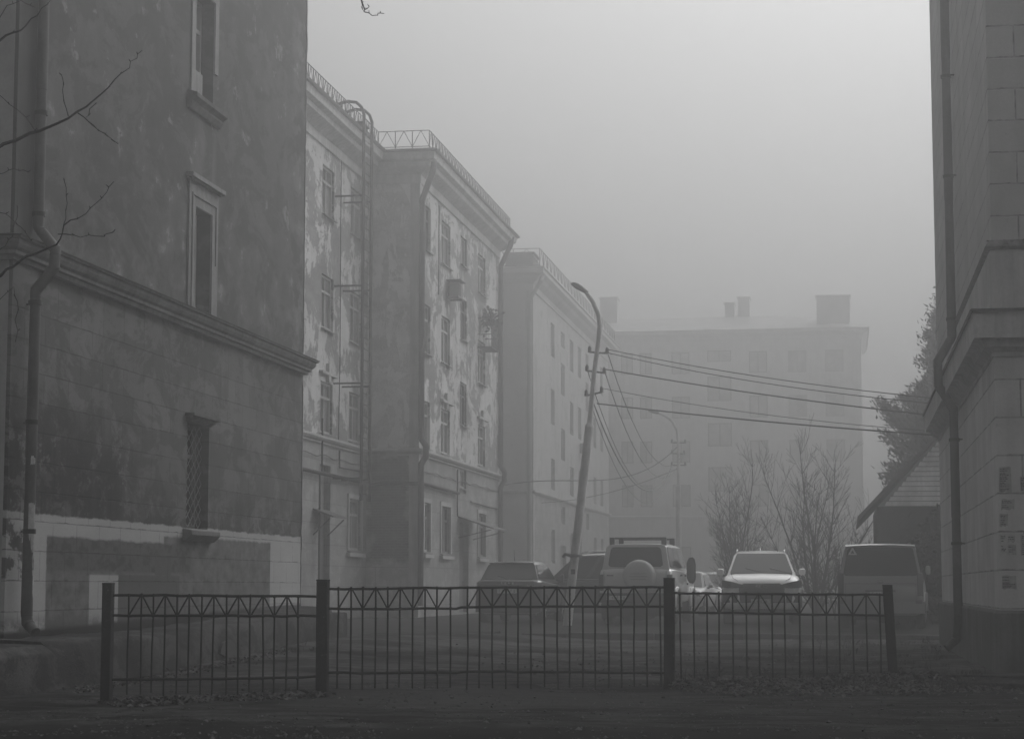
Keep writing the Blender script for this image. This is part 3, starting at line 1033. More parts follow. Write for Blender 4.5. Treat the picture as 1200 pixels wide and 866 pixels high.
# ================================================================= THIRD BUILDING
X3, Y3, E3 = -14.35, 94.7, 16.0
b3 = thing('apartment_building', 'pale apartment block with a plain end wall and roof hut, half lost in fog', 'building', (-17, 96, .2))
s3, e3 = Plane('X', X3, 1), Plane('Y', Y3, -1)
rws = [(2.35, 4.03), (6.0, 7.55), (9.28, 11.05), (12.7, 14.4)]
hs = []
for a, b, kind in ((97.9, 99.2, 0), (101.0, 102.35, 0), (104.7, 106.2, 1), (108.2, 109.7, 0), (111.6, 113.0, 0), (115, 116.4, 1), (118.6, 120, 0), (122, 123.4, 0)):
    hs += [(a, b, c, d) for c, d in (rws if kind == 0 else [(4.4, 5.3), (7.7, 9.35), (11.1, 12.75), (13.6, 14.4)])]
hs = [h for h in hs if h[0] > 100]
door3 = (104.4, 106.6, .2, 3.3)
lo, hi = [h for h in hs if h[3] < 5.5] + [door3], [h for h in hs if h[3] > 5.5]
mb = MB()
wall(mb, s3, Y3, 126.5, -.3, 5.6, lo)
mb.build('ground_floor_wall', M['b3_low'], b3)
mb = MB()
wall(mb, s3, Y3, 126.5, 5.6, E3, hi)
wall(mb, Plane('Y', 126.5, 1), -32, X3, -.3, E3)
mb.build('upper_wall', M['b3_wall'], b3)
mb = MB()
wall(mb, e3, -32, X3, -.3, E3, [(-17.9, -17.3, 2.9, 4.1)])
mb.build('end_wall', M['b3_end'], b3)
for (a, b, c, d) in hs:
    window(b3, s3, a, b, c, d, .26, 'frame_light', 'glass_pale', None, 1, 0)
window(b3, e3, -17.9, -17.3, 2.9, 4.1, .2, 'frame_dark', 'glass', None, 0, 0)
mb = MB()
s3.box(mb, *[door3[0] + .003, door3[1] - .003, door3[2], door3[3] - .003], -.24, -.18)
mb.build('door', M['frame_dark'], b3)
P3 = [(-32, Y3), (X3, Y3), (X3, 126.5), (-32, 126.5)]
mb = MB()
mb.sweep(P3, [(-.05, 5.5), (.08, 5.5), (.16, 5.6), (.16, 5.66), (-.05, 5.72)])
mb.build('string_course', M['cornice_m'], b3)
mb = MB()
mb.sweep(P3, [(-.05, 15.1), (.06, 15.1), (.06, 15.4), (.3, 15.6), (.4, 15.75), (.62, 15.85), (.62, 16.05), (-.05, 16.05)])
mb.build('eaves_cornice', M['b3_end'], b3)
mb = MB()
mb.sweep(P3, [(-.3, 16.06), (.7, 16.06), (.7, 16.14), (-5, 17.0), (-5, 16.9)])
mb.build('roof', M['roof_pale'], b3)
mb = MB()
mb.box((X3 - .3, Y3 - .06, -.2), (X3 + .06, Y3 + .4, 15.1))
mb.build('corner_pilaster', M['cornice_m'], b3)
railing(b3, [(-24, Y3 - .2), (X3 + .4, Y3 - .2), (X3 + .4, 126.5)], 16.15, .9, 1.3, .024)
mb = MB()
mb.box((-16.1, 97.6, 16.1), (-14.75, 99.4, 17.3))
ch = mb.build('roof_hut', M['timber'], b3)
mb = MB()
mb.box((-16.2, 97.45, 17.31), (-14.65, 99.55, 17.39))
mb.build('cap', M['roof_iron'], ch)
mb = MB()
mb.tube([(X3 + .5, Y3 + .5, 16.0), (X3 + .45, Y3 - .15, 15.5), (X3 - .1, Y3 - .17, 14.6), (X3 - .1, Y3 - .17, 10), (X3 - .1, Y3 - .17, .4)], .11, 10)
mb.build('drainpipe', M['pipe_pale'], b3, smooth=40)
mb = MB()
s3.box(mb, 111.9, 112.8, 8.5, 9.05, .05, .45)
mb.build('air_conditioner', M['ac'], b3, bevel=.03)

# ================================================================= FAR BUILDING
YF, EF = 140.0, 18.6
far = thing('apartment_building', 'five storey apartment block closing the yard, faint as a shadow in the fog', 'building', (-7, YF + 6, .2))
ff = Plane('Y', YF, -1)
hs = []
for x, kind in ((-14.6, 0), (-13.3, 0), (-10.9, 0), (-8.25, 1), (-5.6, 0), (-2.95, 0), (-.45, 0)):
    w = .62 if kind == 0 else .82
    if x in (-14.6, -13.3):
        w = .42
    for c, d in ([(2.3, 3.9), (6.6, 8.1), (9.6, 11.1), (12.65, 14.15), (15.7, 17.2)] if kind == 0 else [(4.6, 5.9), (7.6, 9.3), (10.7, 12.3), (13.8, 15.5), (16.5, 17.3)]):
        hs.append((x - w, x + w, c, d))
mb = MB()
XF0, XF1 = -30, 1.35
wall(mb, ff, XF0, XF1, -.5, EF, hs)
wall(mb, Plane('X', XF1, 1), YF, YF + 13, -.5, EF)
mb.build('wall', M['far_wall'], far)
for h in hs:
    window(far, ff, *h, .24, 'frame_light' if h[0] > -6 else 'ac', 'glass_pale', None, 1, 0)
PF = [(XF0, YF), (XF1, YF), (XF1, YF + 13)]
mb = MB()
mb.sweep(PF, [(-.05, 5.75), (.15, 5.85), (.15, 5.95), (-.05, 6.02)])
mb.sweep(PF, [(-.05, EF - .7), (.1, EF - .7), (.15, EF - .4), (.45, EF - .2), (.5, EF + .02), (-.05, EF + .02)])
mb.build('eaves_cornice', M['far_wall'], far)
mb = MB()
mb.loft([[(XF0, YF - .6, EF + .03), (XF1 + .6, YF - .6, EF + .03), (XF1 + .6, YF + 13.5, EF + .03), (XF0, YF + 13.5, EF + .03)],
         [(XF0, YF + 6, EF + 1.75), (XF1 - 5, YF + 6, EF + 1.75), (XF1 - 5, YF + 7, EF + 1.75), (XF0, YF + 7, EF + 1.75)]])
mb.build('roof', M['roof_pale'], far)
for x0, x1, y, z0, z1 in ((-16.9, -15.7, YF + 4, 19, 21.6), (-8.15, -7.5, YF + 6, 19.9, 21.3), (-7.2, -6.4, YF + 6, 19.9, 21.7), (-1.6, .65, YF + 1.2, 18.7, 21.0)):
    mb = MB()
    mb.box((x0, y, z0), (x1, y + 1.4, z1))
    c = mb.build('chimney', M['roof_pale'], far)
    mb = MB()
    mb.box((x0 - .1, y - .1, z1 + .001), (x1 + .1, y + 1.5, z1 + .1))
    mb.build('cap', M['roof_pale'], c)

# ================================================================= RIGHT BUILDING
XR, YR0, YR1, RT = 1.95, 26.9, 42.7, 15.0
right = thing('apartment_building', 'stone faced apartment block with a heavy cornice and pasted up adverts on its corner', 'building', (6, 34, 0))
PR = [(16, YR1), (XR, YR1), (XR, YR0), (16, YR0)]
rs_, rf, rr = Plane('X', XR, -1), Plane('Y', YR0, -1), Plane('Y', YR1, 1)
mb = MB()
wall(mb, rs_, YR0, YR1, .9, 4.2)
wall(mb, rf, XR, 16, .9, 4.2)
wall(mb, rr, XR, 16, .9, 4.2)
mb.build('ground_floor_wall', M['right_low'], right)
mb = MB()
wall(mb, rs_, YR0 + .02, YR1 - .02, 5.6, RT)
wall(mb, Plane('Y', YR0 + .02, -1), XR, 16, 5.6, RT)
wall(mb, Plane('Y', YR1 - .02, 1), XR, 16, 5.6, RT)
mb.build('upper_wall', M['right_up'], right)
mb = MB()
mb.sweep(PR, [(-.1, -.5), (.075, -.5), (.075, .86), (.05, .9), (-.1, .905)])
mb.build('plinth', M['right_plinth'], right)
mb = MB()
mb.sweep(PR, [(-.05, 4.14), (.02, 4.14), (.02, 4.2), (.12, 4.26), (.17, 4.36), (.26, 4.36), (.27, 4.70), (-.05, 4.73)])
mb.build('cornice', M['cornice_r'], right)
mb = MB()
mb.sweep(PR, [(-.05, 4.75), (.30, 4.705), (.31, 4.69), (.31, 4.72), (.29, 4.735), (-.05, 4.775)])
mb.build('flashing', M['roof_iron'], right)
mb = MB()
mb.sweep(PR, [(-.05, 4.72), (.045, 4.72), (.045, 5.48), (.02, 5.52), (-.05, 5.54)])
mb.build('parapet_band', M['cornice_r'], right)
mb = MB()
mb.sweep(PR, [(-.05, 5.545), (.06, 5.545), (.085, 5.57), (.05, 5.62), (.02, 5.66), (-.05, 5.67)])
mb.build('ledge', M['broken'], right)
# crumbled brick left on the ledge
mb = MB()
rnd = random.Random(8)
for i in range(16):
    x = XR - .05 + rnd.random() ** 1.5 * 2.2
    s = rnd.uniform(.02, .05)
    c = Vector((x, YR0 - .03 + rnd.uniform(-.03, .02), 5.6 + rnd.uniform(-.01, .04)))
    vs = [c + Vector((rnd.uniform(-1, 1), rnd.uniform(-1, 1) * .6, rnd.uniform(-1, 1))).normalized() * s for k in range(6)]
    mb.add(vs, [(0, 1, 2), (0, 2, 3), (0, 3, 4), (0, 4, 1), (5, 2, 1), (5, 3, 2), (5, 4, 3), (5, 1, 4)])
mb.build('rubble', M['broken'], right)
mb = MB()
mb.sweep(PR, [(-.05, RT - .5), (.1, RT - .5), (.4, RT - .2), (.55, RT), (-.05, RT)])
mb.build('eaves_cornice', M['cornice_r'], right)
mb = MB()
mb.sweep(PR, [(-.3, RT + .01), (.65, RT + .01), (.65, RT + .08), (-6, RT + 2.4), (-6, RT + 2.3)])
mb.build('roof', M['roof'], right)
# the pipe runs down the yard side, kicks out round the cornice
PX, PY = XR - .13, 34.4
mb = MB()
sectioned(mb, [(PX, PY, RT - .1), (PX, PY, 5.3), (XR - .37, PY - .02, 4.9), (XR - .37, PY - .02, 4.5), (PX, PY, 4.1), (PX, PY, .72), (PX - .03, PY, .36), (PX - .2, PY - .06, .2)], .07, 2.2, 16)
pipe = mb.build('drainpipe', M['pipe'], right, smooth=25)
for z in (9.7, 8.0, 5.6, 3.6, 1.9):
    mb = MB()
    mb.lathe([(.077, -.025), (.09, -.025), (.09, .025), (.077, .025)], (PX, PY, z), 'Z', 16)
    mb.box((PX + .05, PY - .12, z - .012), (XR + .01, PY - .09, z + .012))
    mb.build('clamp', M['iron_post'], pipe, smooth=40)
rnd = random.Random(11)
for x0, z1, x1, z0, mt in ((1.975, 2.72, 2.13, 2.40, 'paper'), (1.99, 2.31, 2.16, 2.18, 'paper'), (1.97, 2.12, 2.07, 1.97, 'paper'), (1.97, 1.86, 2.045, 1.755, 'paper_white'), (2.06, 1.85, 2.15, 1.76, 'paper'),
                           (1.97, 1.735, 2.05, 1.62, 'paper_white'), (2.06, 1.725, 2.16, 1.6, 'paper'), (1.975, 1.34, 2.15, 1.17, 'paper'), (2.235, 2.6, 2.37, 2.41, 'paper'), (2.23, 1.86, 2.36, 1.58, 'paper')):
    mb = MB()
    j = lambda: rnd.uniform(-.008, .008)
    y = YR0 - .004
    N = 5
    top = [(x0 + (x1 - x0) * i / N + j(), z1 + j()) for i in range(N + 1)]
    bot = [(x0 + (x1 - x0) * i / N + j(), z0 + j() * 2) for i in range(N + 1)]
    mb.add([(x, y, z) for x, z in top] + [(x, y, z) for x, z in bot], [(i, i + 1, i + N + 2, i + N + 1) for i in range(N)])
    o = mb.build('pasted_advert', M[mt], right)
    mb = MB()
    zz = z1 - .02
    while zz > z0 + .02:
        w = rnd.uniform(.4, .85)
        xx = x0 + .012
        while xx < x0 + (x1 - x0) * w:
            l = rnd.uniform(.008, .03)
            mb.quad((xx, y - .002, zz), (min(xx + l, x1 - .01), y - .002, zz), (min(xx + l, x1 - .01), y - .002, zz - .011), (xx, y - .002, zz - .011))
            xx += l + .008
        zz -= rnd.choice((.02, .026, .034))
    mb.build('print', M['plate_mark'], o)

# ================================================================= SMALL HOUSE
hut = thing('small_house', 'low gabled wooden house with pale boards under the roof behind the parked van', 'house', (2.9, 58, .3))
GX, GZ, HY, GB = 3.07, 5.83, 55.0, 3.31
mb = MB()
mb.box((.87, HY, .1), (5.27, HY + 7.5, GB))
mb.build('wall', M['timber'], hut)
mb = MB()
mb.prism([(.89, HY - .03, GB - .02), (5.25, HY - .03, GB - .02), (GX, HY - .03, GZ - .14)], (0, .05, 0))
mb.build('gable_backing', M['boards_gap'], hut)
mb = MB()
for i in range(int((GZ - GB) / .13)):
    z = GB + i * .13
    w = 2.15 * (GZ - .18 - z) / (GZ - GB)
    if w > .1:
        mb.prism([(GX - w, HY - .035, z), (GX + w, HY - .035, z), (GX + w - .05, HY - .035, z + .108), (GX - w + .05, HY - .035, z + .108)], (0, -.022, 0))
mb.build('gable_boards', M['boards'], hut)
mb = MB()
for s in (-1, 1):
    q = [(GX, GZ + .02), (GX + s * 2.7, GZ - 2.8), (GX + s * 2.7, GZ - 2.94), (GX, GZ - .13)]
    mb.prism([(x, HY - .46, z) for x, z in q], (0, 8.6, 0))
mb.build('roof', M['timber'], hut)


# ================================================================= GROUND
def sm(t):
    t = max(0.0, min(1.0, t))
    return t * t * (3 - 2 * t)


def yk(x):
    if x < -8.2:
        return 44.6 + (x + 8.2) * 1.35 + .3 * math.sin(x * 3.1)
    if x < -7.2:
        return 44.6 + (x + 8.2) * 1.75
    return 46.35


def gz(x, y, detail=True):
    s = sm((y - yk(x) + .06) / .16)
    z = s * .13
    z += s * sm((y - 46.3) / 3.2) * .11 + s * sm((y - 46.3) / 2.8) * .07 * math.exp(-((x + 2) / 1.8) ** 2)
    if x < -5:
        z += sm((-5 - x) / 4) * (.27 * sm((y - 24) / 13) - .06) * (1 - s)
    z += .04 * sm((x + 4) / 4) * sm((y - 36) / 10) * (1 - s)
    z += .05 * sm((x - .2) / 1.5) * sm((y - 25.2) / .5) * (1 - sm((y - 40) / 5))
    if detail and 12 < y < 60 and -22 < x < 16:
        a = 1.0 if y < 26 else .6
        z += (noise.noise((x * .55, y * .55, 1.3)) * .035 + noise.noise((x * 1.9, y * 1.9, 4.1)) * .016 + noise.noise((x * 5.5, y * 5.5, 7.7)) * .007) * a
        z += .05 * sm((noise.noise((x * .9 + 3, y * .7, 2.2)) - .12) / .3) * math.exp(-((y - 24.6 - (x + 2) * .4) / .9) ** 2)
    return z


def span(*segs):
    out = []
    for a, b, st in segs:
        n = max(1, round((b - a) / st))
        out += [a + (b - a) * i / n for i in range(n)]
    return out + [segs[-1][1]]


def ground_material():
    k = NB('dirt_and_worn_asphalt')
    p = k.pos()
    x, y, z = k.sep(p)
    n1 = k.noise(p, .5, 6, .6)
    n2 = k.noise(p, 2.4, 6, .65)
    n3 = k.noise(p, 14, 5, .7)
    nf = k.noise(p, 60, 3, .7)
    yy = k.math('ADD', y, k.math('MULTIPLY_ADD', n1, 2.4, -1.2))
    yy = k.math('ADD', yy, k.math('MULTIPLY_ADD', n2, .8, -.4))
    fine = k.math('MULTIPLY', k.rng(n3, .3, .7, .45, 1.6), k.rng(nf, .3, .7, .75, 1.3))
    dirt = k.math('MULTIPLY', k.rng(n2, .35, .65, .018, .04), fine)
    road = k.math('MULTIPLY', k.rng(n2, .35, .65, .015, .021), k.rng(nf, .3, .7, .85, 1.15))
    asph = k.math('MULTIPLY', k.rng(k.math('ADD', k.math('MULTIPLY', n1, .6), k.math('MULTIPLY', n2, .4)), .45, .55, .018, .085), k.rng(n2, .3, .7, .7, 1.35))
    st_ = k.noise(k.map(p, (.35, 1.5, 1)), 1.8, 6, .7)
    asph = k.math('MULTIPLY', asph, k.rng(st_, .46, .54, .7, 1.2))
    dirt = k.math('MULTIPLY', dirt, k.rng(st_, .44, .56, .5, 1.55))
    # patched and muddy places in the yard
    mud = k.math('MULTIPLY', k.rng(n2, .5, .58), k.rng(k.noise(k.map(p, (.5, 1, 1)), .7, 4), .45, .6))
    asph = k.mix(k.math('MULTIPLY', mud, .8), asph, .009)
    slab = k.math('MULTIPLY', k.boxmask(k.math('ADD', x, k.math('MULTIPLY_ADD', n1, 2, -1)), yy, -5.6, -1.9, 20.2, 23.4, .3), k.rng(n3, .3, .6, .5, 1))
    dirt = k.mix(k.math('MULTIPLY', slab, .7), dirt, .06)
    c = k.mix(k.rng(yy, 17.2, 18.0), road, dirt)
    c = k.mix(k.rng(yy, 25.4, 27.2), c, asph)
    park = k.math('MULTIPLY', k.rng(n2, .3, .7, .5, 1.4), .042)
    c = k.mix(k.rng(k.math('ADD', y, k.math('MULTIPLY_ADD', n3, .2, -.1)), 46.42, 46.5), c, park)
    # crumbled stones and pale specks
    c = k.mix(k.math('MULTIPLY', k.rng(n3, .70, .74), .4), c, .07)
    # wet film lies in the low patches
    wet = k.math('MULTIPLY', k.rng(n1, .5, .6), k.rng(n2, .42, .55))
    r = k.mix(wet, .92, .5)
    c = k.mix(k.math('MULTIPLY', wet, .35), c, k.math('MULTIPLY', c, .55))
    h = k.math('ADD', k.math('MULTIPLY', n3, .6), k.math('MULTIPLY', nf, .4))
    return k.done(c, r, .0, h, .8, .03)


xs = span((-260, -60, 20), (-60, -22, 3), (-22, -12.5, .5), (-12.5, 3.2, .1), (3.2, 16, .8), (16, 60, 4), (60, 260, 20))
ys = span((-70, 0, 10), (0, 14, 1), (14, 27, .09), (27, 39, .16), (39, 44, .1), (44, 46.2, .1), (46.2, 46.6, .04), (46.6, 50, .15), (50, 62, .5), (62, 160, 4), (160, 340, 20))
me = bpy.data.meshes.new('ground')
nx = len(xs)
me.from_pydata([(x, y, gz(x, y)) for y in ys for x in xs], [], [(j * nx + i, j * nx + i + 1, (j + 1) * nx + i + 1, (j + 1) * nx + i) for j in range(len(ys) - 1) for i in range(nx - 1)])
for q in me.polygons:
    q.use_smooth = True
me.materials.append(ground_material())
ground = bpy.data.objects.new('ground', me)
COL.objects.link(ground)
tag(ground, 'dark dirt verge and worn asphalt yard', None, None, 'structure')

# kerb stones along the parking strip
mb = MB()
rnd = random.Random(2)
x = -7.25
while x < 1.9:
    l = rnd.uniform(.95, 1.05)
    j, t = rnd.uniform(-.025, .025), rnd.uniform(-.012, .012)
    y = 46.28 + j
    zt = gz(x, 47.2, False) - .01 + t + (.02 if x < -4 else .0)
    mb.box((x, y, -.15), (x + l - .02, y + .17, zt))
    x += l
kb = mb.build('kerb', M['kerb'], None, bevel=.018)
tag(kb, 'row of worn concrete kerb stones before the parked cars', None, None, 'structure')
# broken edge of the old asphalt
mb = MB()
rings = []
for i in range(41):
    x = -11.6 + 3.9 * i / 40
    y = yk(x) + .02
    t = .135 + .05 * math.sin(min(1, i / 6) * 1.57) + noise.noise((x * 3, 1, 2)) * .04
    rings.append([(x, y - .16 + noise.noise((x * 4, 3, 2)) * .07, -.2), (x, y - .12 + noise.noise((x * 5, 6, 2)) * .06, t * .6), (x, y - .02 + noise.noise((x * 6, 9, 2)) * .03, t), (x, y + .45, t + .02), (x, y + .9, -.1)])
mb.loft(rings)
ae = mb.build('asphalt_edge', M['asphalt_edge'], None, smooth=35)
tag(ae, 'raised broken edge of the old asphalt', None, None, 'structure')
# broken slabs at the foot of the right building
mb = MB()
for poly, zt in (([(1.15, 26.2), (1.7, 25.9), (3.2, 26.15), (9, 26.3), (9, 26.82), (1.86, 26.82), (1.86, 30), (1.45, 30.2), (1.35, 28)], .12), ([(1.3, 25.2), (2.1, 24.9), (5, 25.2), (5, 25.85), (1.7, 25.8)], .07)):
    mb.prism([(x, y, zt - .25) for x, y in poly], (0, 0, .25))
ap = mb.build('pavement_slab', M['concrete'], None, bevel=.015)
tag(ap, 'broken concrete apron at the foot of the wall', None, None, 'structure')

# low concrete wall before the dark building
lw = thing('concrete_wall', 'low crumbling concrete wall running along the foot of the dark building', 'wall', (-9.9, 30, 0))
mb = MB()
N = 120
rings = []
for i in range(N + 1):
    y = 23.9 + (38.0 - 23.9) * i / N
    zt = .52 + .05 * sm((y - 28) / 4) + .24 * sm((y - 31) / 7)
    zt += noise.noise((y * 1.1, 0, 3)) * .03 + noise.noise((y * 4, 0, 5)) * .012
    fx = -9.58 + noise.noise((y * .9, 2, 0)) * .04 + noise.noise((y * 3.3, 2, 7)) * .02
    g = -.4
    rings.append([(-10.46, y, g), (fx + .1, y, g), (fx + .05 + noise.noise((y * 3, 8, 1)) * .03, y, zt * .35), (fx + noise.noise((y * 3, 4, 1)) * .03, y, zt * .75), (fx - .03, y, zt - .05), (fx - .1, y, zt), (-10.0, y, zt + .02), (-10.46, y, zt + .03)])
mb.loft(rings)
mb.build('wall', M['concrete'], lw, smooth=45)
mb = MB()
rnd = random.Random(4)
ring = [(-9.47, 31.0 + .42 * math.cos(a) * rnd.uniform(.85, 1.15), .24 + .13 * math.sin(a) * rnd.uniform(.8, 1.2)) for a in [2 * math.pi * i / 14 for i in range(14)]]
mb.prism(ring, (-.05, 0, 0))
mb.build('air_vent', M['vent'], lw)  # dark plate standing for the shade inside a ragged hole
mb = MB()
mb.loft([[(-13, y, -.4), (-9.42 + d, y, -.4), (-9.46 + d, y, .4), (-9.6 + d, y, .5), (-13, y, .56)] for y, d in ((18.5, .1), (20, .06), (21.3, .1), (22.4, .04), (23.82, .0))])
cb = mb.build('concrete_block', M['concrete'], None, smooth=40, bevel=.03)
tag(cb, 'square concrete block beside the outlet of the torn notice drainpipe', 'block')
mb = MB()
mb.prism([(LX + .05, 39.12, -.3), (-9.7, 38.2, -.3), (-9.6, 39.3, -.3), (LX - .3, 39.4, -.3)], (0, 0, 1.0))
lb = mb.build('concrete_pier', M['concrete'], None, bevel=.04)
tag(lb, 'stubby concrete pier closing the far end of the low wall', 'pier')


# ================================================================= FENCE
POST = [(-7.89, 21.37), (-5.59, 21.74), (-2.04, 24.18), (.57, 25.65)]
for (x, y), h, w, lean, lab in zip(POST, (1.228, 1.264, 1.29, 1.21), (.108, .122, .125, .118), (0, 0, -.004, .055),
                                   ('black iron fence post nearest the drainpipe wall', 'flaking black fence post joining the short and the long panel', 'black fence post in front of the spare wheel car', 'leaning black fence post in front of the van')):
    t = thing('fence_post', lab, 'post', (x, y, 0), 0, 'posts of the iron fence')
    mb = MB()
    b, c = w / 2, .012
    rings = []
    for z in (-.4, 0, h * .5, h - .01, h):
        s = b - (.008 if z == h else 0)
        ox = x - lean * z / h
        rings.append([(ox + s * i, y + s * j, z) for i, j in ((-1, -.85), (-.85, -1), (.85, -1), (1, -.85), (1, .85), (.85, 1), (-.85, 1), (-1, .85))])
    mb.loft(rings)
    mb.build('shaft', M['iron_post'], t)
    mb = MB()
    mb.box((x - lean - b * 1.05, y - b * 1.05, h - .006), (x - lean + b * 1.05, y + b * 1.05, h + .012))
    mb.build('cap', M['iron_post'], t, bevel=.005)

BARS = ([0.223, 0.362, 0.491, 0.62, 0.75, 0.879, 1.018, 1.147, 1.285, 1.415, 1.544, 1.683, 1.803, 1.941, 2.061],
        [0.177, 0.325, 0.464, 0.614, 0.755, 0.906, 1.059, 1.202, 1.346, 1.511, 1.719, 1.866, 2.024, 2.194, 2.343, 2.504, 2.676, 2.839, 3.003, 3.168, 3.334, 3.5, 3.668, 3.837, 4.007, 4.189],
        [0.139, 0.315, 0.492, 0.648, 0.828, 1.008, 1.177, 1.353, 1.519, 1.714, 1.898, 2.084, 2.259, 2.446, 2.634, 2.824])
# top, second and bottom rail as (s, z) lines, then the level the bars reach down to
RAIL = (([(.055, 1.108), (2.27, 1.09)], [(.055, .887), (2.27, .878)], [(.055, .201), (2.0, .218), (2.1, .22), (2.27, .237)], [(0, .057), (2.3, .015)]),
        ([(.055, 1.177), (1.6, 1.181), (1.62, 1.184), (4.25, 1.19)], [(.055, .961), (1.58, .954), (1.64, .972), (4.25, .966)], [(.055, .273), (1.58, .246), (1.64, .259), (4.25, .199)], [(0, .107), (4.3, .02)]),
        ([(.06, 1.12), (2.93, 1.096)], [(.06, .901), (2.93, .847)], [(.06, .098), (2.93, .084)], [(0, .075), (3, .045)]))


def interp(line, s):
    for (a, za), (b, zb) in zip(line[:-1], line[1:]):
        if s <= b or (b, zb) == line[-1]:
            return za + (zb - za) * max(0, min(1, (s - a) / (b - a)))
    return line[-1][1]


def rough(pts, rnd, amp, step=.18):
    out = []
    for a, b in zip(pts[:-1], pts[1:]):
        a, b = Vector(a), Vector(b)
        k = max(1, int((b - a).length / step))
        out += [a.lerp(b, i / k) + Vector((rnd.gauss(0, amp), rnd.gauss(0, amp), rnd.gauss(0, amp))) for i in range(k)]
    return out + [Vector(pts[-1])]


rnd = random.Random(6)
for i, lab in enumerate(('short iron fence panel in front of the low concrete wall', 'longest iron fence panel with a welded kink in its rails', 'iron fence panel with fallen leaves heaped along its foot')):
    a, b = Vector((*POST[i], 0)), Vector((*POST[i + 1], 0))
    d = (b - a).normalized()
    t = thing('iron_fence', lab, 'fence', tuple((a + b) / 2), 0, 'panels of the iron fence')
    at = lambda s, z: tuple(a + d * s + Vector((0, 0, z)))
    for k_ in range(3):
        mb = MB()
        ln = RAIL[i][k_]
        mb.tube(rough([at(s, z) for s, z in ln], rnd, .0035), .0155, 6)
        mb.build('rail', M['iron'], t)
    for s in BARS[i]:
        mb = MB()
        j = rnd.uniform(-.008, .008)
        zb = interp(RAIL[i][3], s) + rnd.uniform(-.02, .015)
        t0, t1 = interp(RAIL[i][0], s), interp(RAIL[i][1], s)
        mb.tube(rough([at(s + j, zb), at(s + j * .4, .5 + j), at(s, t1), at(s, t0)], rnd, .0025, .3), .0105, 5)
        for tz in (t0, t1, interp(RAIL[i][2], s)):        # weld lumps
            mb.lathe([(.004, -.02), (.016, -.012), (.019, .0), (.015, .012), (.004, .02)], (at(s, tz)[0], at(s, tz)[1], tz + rnd.uniform(-.004, .004)), 'Z', 6)
        mb.build('bar', M['iron'], t)
    bs = BARS[i]
    apex = (list(range(1, 14, 2)) if i == 0 else [1, 3, 5, 7, 9, 11, 13, 15, 17, 19, 21, 23, 25] if i == 1 else list(range(2, 15, 2)))
    for q in apex:
        for nb in (q - 1, q + 1):
            if not 0 <= nb < len(bs) or (i == 1 and {q, nb} == {9, 10}):
                continue
            f = .93
            s0, s1 = bs[q] + (bs[nb] - bs[q]) * .1, bs[q] + (bs[nb] - bs[q]) * f
            mb = MB()
            mb.tube([at(s0, interp(RAIL[i][0], bs[q]) - .012), at(s1, interp(RAIL[i][1], s1) + .012)], .009, 5)
            mb.build('diagonal_brace', M['iron'], t)


# ================================================================= LEAVES AND GRASS
def leaf_quad(mb, c, s, rnd):
    n = Vector((rnd.gauss(0, .5), rnd.gauss(0, .5), 1)).normalized()
    a = n.cross(Vector((rnd.gauss(0, 1), rnd.gauss(0, 1), .2))).normalized() * s
    b = n.cross(a).normalized() * s * rnd.uniform(.45, .75)
    cu = n * s * rnd.uniform(-.3, .5)
    mb.add([c - a, c - a * .3 + b + cu, c + a * .5 + b * .8 + cu, c + a, c + a * .5 - b * .8 + cu, c - a * .3 - b + cu], [(0, 1, 2, 3), (0, 3, 4, 5)])


rnd = random.Random(21)
mb = MB()


def heap(a, b, n, spread, lift, s0=.025, s1=.05, off=0):
    for i in range(n):
        t = rnd.random()
        x, y = a[0] + (b[0] - a[0]) * t, a[1] + (b[1] - a[1]) * t
        o = rnd.gauss(off, spread)
        x += o * .35 + rnd.gauss(0, .08)
        y -= o
        if lift:
            w = math.exp(-((o - off) / spread) ** 2)
        else:
            w = 0
        leaf_quad(mb, Vector((x, y, gz(x, y) + .012 + rnd.random() * lift * w * (.5 + .6 * noise.noise((x * 2, y * 2, 0)) ** 2 + .3))), rnd.uniform(s0, s1), rnd)


heap((-1.95, 24.1), (1.0, 25.7), 4200, .28, .11, .02, .045, .05)
heap((-1.6, 23.8), (1.6, 25.3), 1500, .45, .02, .018, .04, .4)
heap((-7.6, 21.3), (-5.6, 21.7), 1300, .14, .06, .018, .04, .0)
heap((-9.2, 23.8), (-9.0, 33), 700, .18, .03, .02, .04, 0)
heap((-7.8, 21.2), (-7.2, 21.2), 260, .12, .05)
heap((-6, 17), (2, 20), 300, 1.6, 0, .008, .02)
heap((-5, 30), (1, 33), 420, 3.0, 0, .02, .04)
lv = mb.build('fallen_leaves', M['leaf'], None)
tag(lv, 'dead leaves drifted along the foot of the fence', 'leaves', None, 'stuff')

mb = MB()
for i in range(5200):
    y = 15.8 + 10 * rnd.random() ** 1.3
    x = rnd.uniform(-8.5, 2.6)
    if noise.noise((x * .8, y * .8, 9)) < -.05 + rnd.random() * .25 - .12:
        continue
    s_ = rnd.uniform(.006, .015) if rnd.random() < .93 else rnd.uniform(.016, .032)
    c = Vector((x, y, gz(x, y) + s_ * .3))
    vs = [c + Vector((a, b, d * .7)) * s_ * rnd.uniform(.7, 1.3) for a, b, d in ((0, 0, 1), (1, 0, 0), (0, 1, .1), (-1, 0, 0), (0, -1, .1), (0, 0, -1))]
    mb.add(vs, [(0, 1, 2), (0, 2, 3), (0, 3, 4), (0, 4, 1), (5, 2, 1), (5, 3, 2), (5, 4, 3), (5, 1, 4)])
gv = mb.build('gravel', M['gravel'], None)
tag(gv, 'small stones and grit strewn over the verge', 'gravel', None, 'stuff')
mb = MB()


